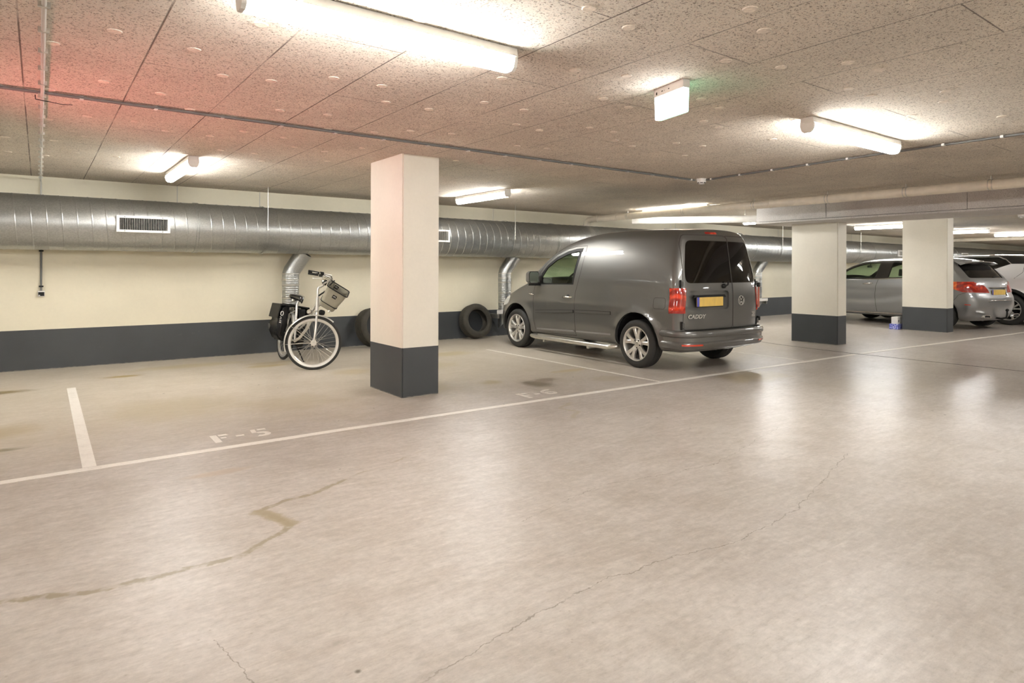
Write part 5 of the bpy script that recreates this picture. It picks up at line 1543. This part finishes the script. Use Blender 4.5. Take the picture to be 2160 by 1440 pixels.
    # pannier bags
    for e, nm in ((-1, 'pannier_bag'), (1, 'pannier_bag')):
        bm = B(); rows = []
        random.seed(3+e)
        for i, (z, k) in enumerate(((.76, .55), (.74, .95), (.70, 1.0), (.65, .95), (.60, 1.1), (.55, .98), (.50, 1.12), (.44, 1.0), (.39, 1.05), (.34, .8), (.29, .55), (.27, .2))):
            pr_ = rrect(.065, .065+.125*k, .40, .76, .04, 6)
            rows.append([bm.verts.new((e*(u+random.uniform(-.011,.011)), v+random.uniform(-.012,.012), z+random.uniform(-.007,.007))) for u, v in pr_])
        n = len(rows[0])
        for a, b in zip(rows, rows[1:]):
            for i in range(n): bm.faces.new((a[i], a[(i+1)%n], b[(i+1)%n], b[i]))
        bm.faces.new(rows[0]); bm.faces.new(rows[-1][::-1])
        bg = obj(nm, bm, M['bag'], root, smooth=True, angle=60)
        bm = B(); prism(bm, rounded_poly([(e*.03,.782),(e*.205,.776),(e*.225,.58),(e*.213,.58),(e*.192,.760),(e*.03,.768)], .008), 'y', .38, .78); obj('bag_flap', bm, M['black'], bg)
        if e < 0:
            for pts in ([(-.165+.018*math.cos(q*PI/5), .650+.030*math.sin(q*PI/5)) for q in range(11)], [(-.185,.600),(-.150,.585),(-.185,.570)], [(-.185,.55),(-.150,.55)], [(-.185,.525),(-.150,.515),(-.150,.535),(-.185,.525)]):
                bm = B(); tube(bm, [(a, .384, b) for a, b in pts], .006, 6); obj('bag_print', bm, M['white'], bg)
            bm = B(); tube(bm, [(-.15, .384, .60), (-.15, .37, .45), (-.14, .385, .36)], .014, 8); obj('bag_strap', bm, M['bag'], bg, smooth=True)
    bm = B(); box(bm, -.06, .06, .52, .80, .75, .79); obj('battery_rack', bm, M['black'], root, bevel=.01)
    bm = B(); box(bm, -.03, .03, .965, .985, .60, .66); bm.free()
    return root
bike()

# ---- loose tyres leaning on the wall -----------------------------------------------------------
def loose_tyre(x, y, heading, lean, label, R_=.318, w_=.20, seed=0):
    r = empty('car_tyre', (x, y, 0)); tag(r, label, 'tyre', 'loose tyres leaning on the back wall')
    h = w_/2; ri = .205
    prof = [(ri, -h+.02), (ri+.03, -h), (R_-.06, -h-.004), (R_-.02, -h+.006), (R_-.004, -h+.022)]
    for g in (-.05, -.017, .017, .05): prof += [(R_, g-.012), (R_, g-.004), (R_-.008, g-.003), (R_-.008, g+.003), (R_, g+.004)]
    prof += [(R_-.004, h-.022), (R_-.02, h-.006), (R_-.06, h+.004), (ri+.03, h), (ri, h-.02), (ri+.012, h-.03), (R_-.03, h-.035), (R_-.022, 0), (R_-.03, -h+.035), (ri+.012, -h+.03)]
    bm = B(); lathe(bm, prof, 'y', n=64, closed=True)
    T = Matrix.Rotation(heading, 4, 'Z') @ Matrix.Rotation(lean, 4, 'X') 
    bmesh.ops.transform(bm, matrix=T, verts=bm.verts[:])
    mz = min(v.co.z for v in bm.verts)
    bmesh.ops.translate(bm, vec=(0, 0, -mz), verts=bm.verts[:])
    my = max(v.co.y for v in bm.verts)
    r.location.y = YW - .006 - my
    o = obj('tread_and_sidewall', bm, M['oldrubber'], r, smooth=True, angle=40)
    return r
loose_tyre(6.50, 9.75, math.radians(0), math.radians(-14), 'dusty car tyre leaning on the wall left of the van')
loose_tyre(4.44, 9.75, math.radians(20), math.radians(-12), 'dusty car tyre leaning on the wall, cut off by the nearest pillar')

# ---- small cartons beside the third pillar ----------------------------------------------------------
def cartons():
    r = empty('blue_carton', (15.17, 6.20, 0)); tag(r, 'small blue patterned carton on the floor behind the third pillar', 'carton')
    bm = B(); box(bm, -.16, .16, -.08, .10, 0, .115); obj('box_body', bm, M['bluebox'], r, bevel=.004)
    r = empty('white_carton', (15.17, 6.21, .115)); tag(r, 'white carton with dark print standing on the blue carton', 'carton')
    bm = B(); box(bm, -.10, .12, -.06, .07, 0, .15); obj('box_body', bm, M['white'], r, bevel=.003)
    bm = B(); prism(bm, [(-.09,.045),(-.075,.03),(-.03,.07),(-.045,.082)], 'y', -.0625, -.0605); obj('print_mark', bm, M['black'], r)
    bm = B(); prism(bm, [(-.085,.08),(-.06,.09),(-.035,.055),(-.05,.05)], 'y', -.0625, -.0605); obj('print_mark', bm, M['joint'], r)
def blue_pattern():
    m, t, p = nt('blue_pattern'); n = N(t); tc = n.new('ShaderNodeTexCoord')
    q = n.noise(tc.outputs['Object'], 45, 3)
    t.links.new(n.mix(n.rng(q, .5, .56), (.09,.11,.50), (.45,.48,.78)), p.inputs['Base Color']); return m
M['bluebox'] = blue_pattern()
cartons()
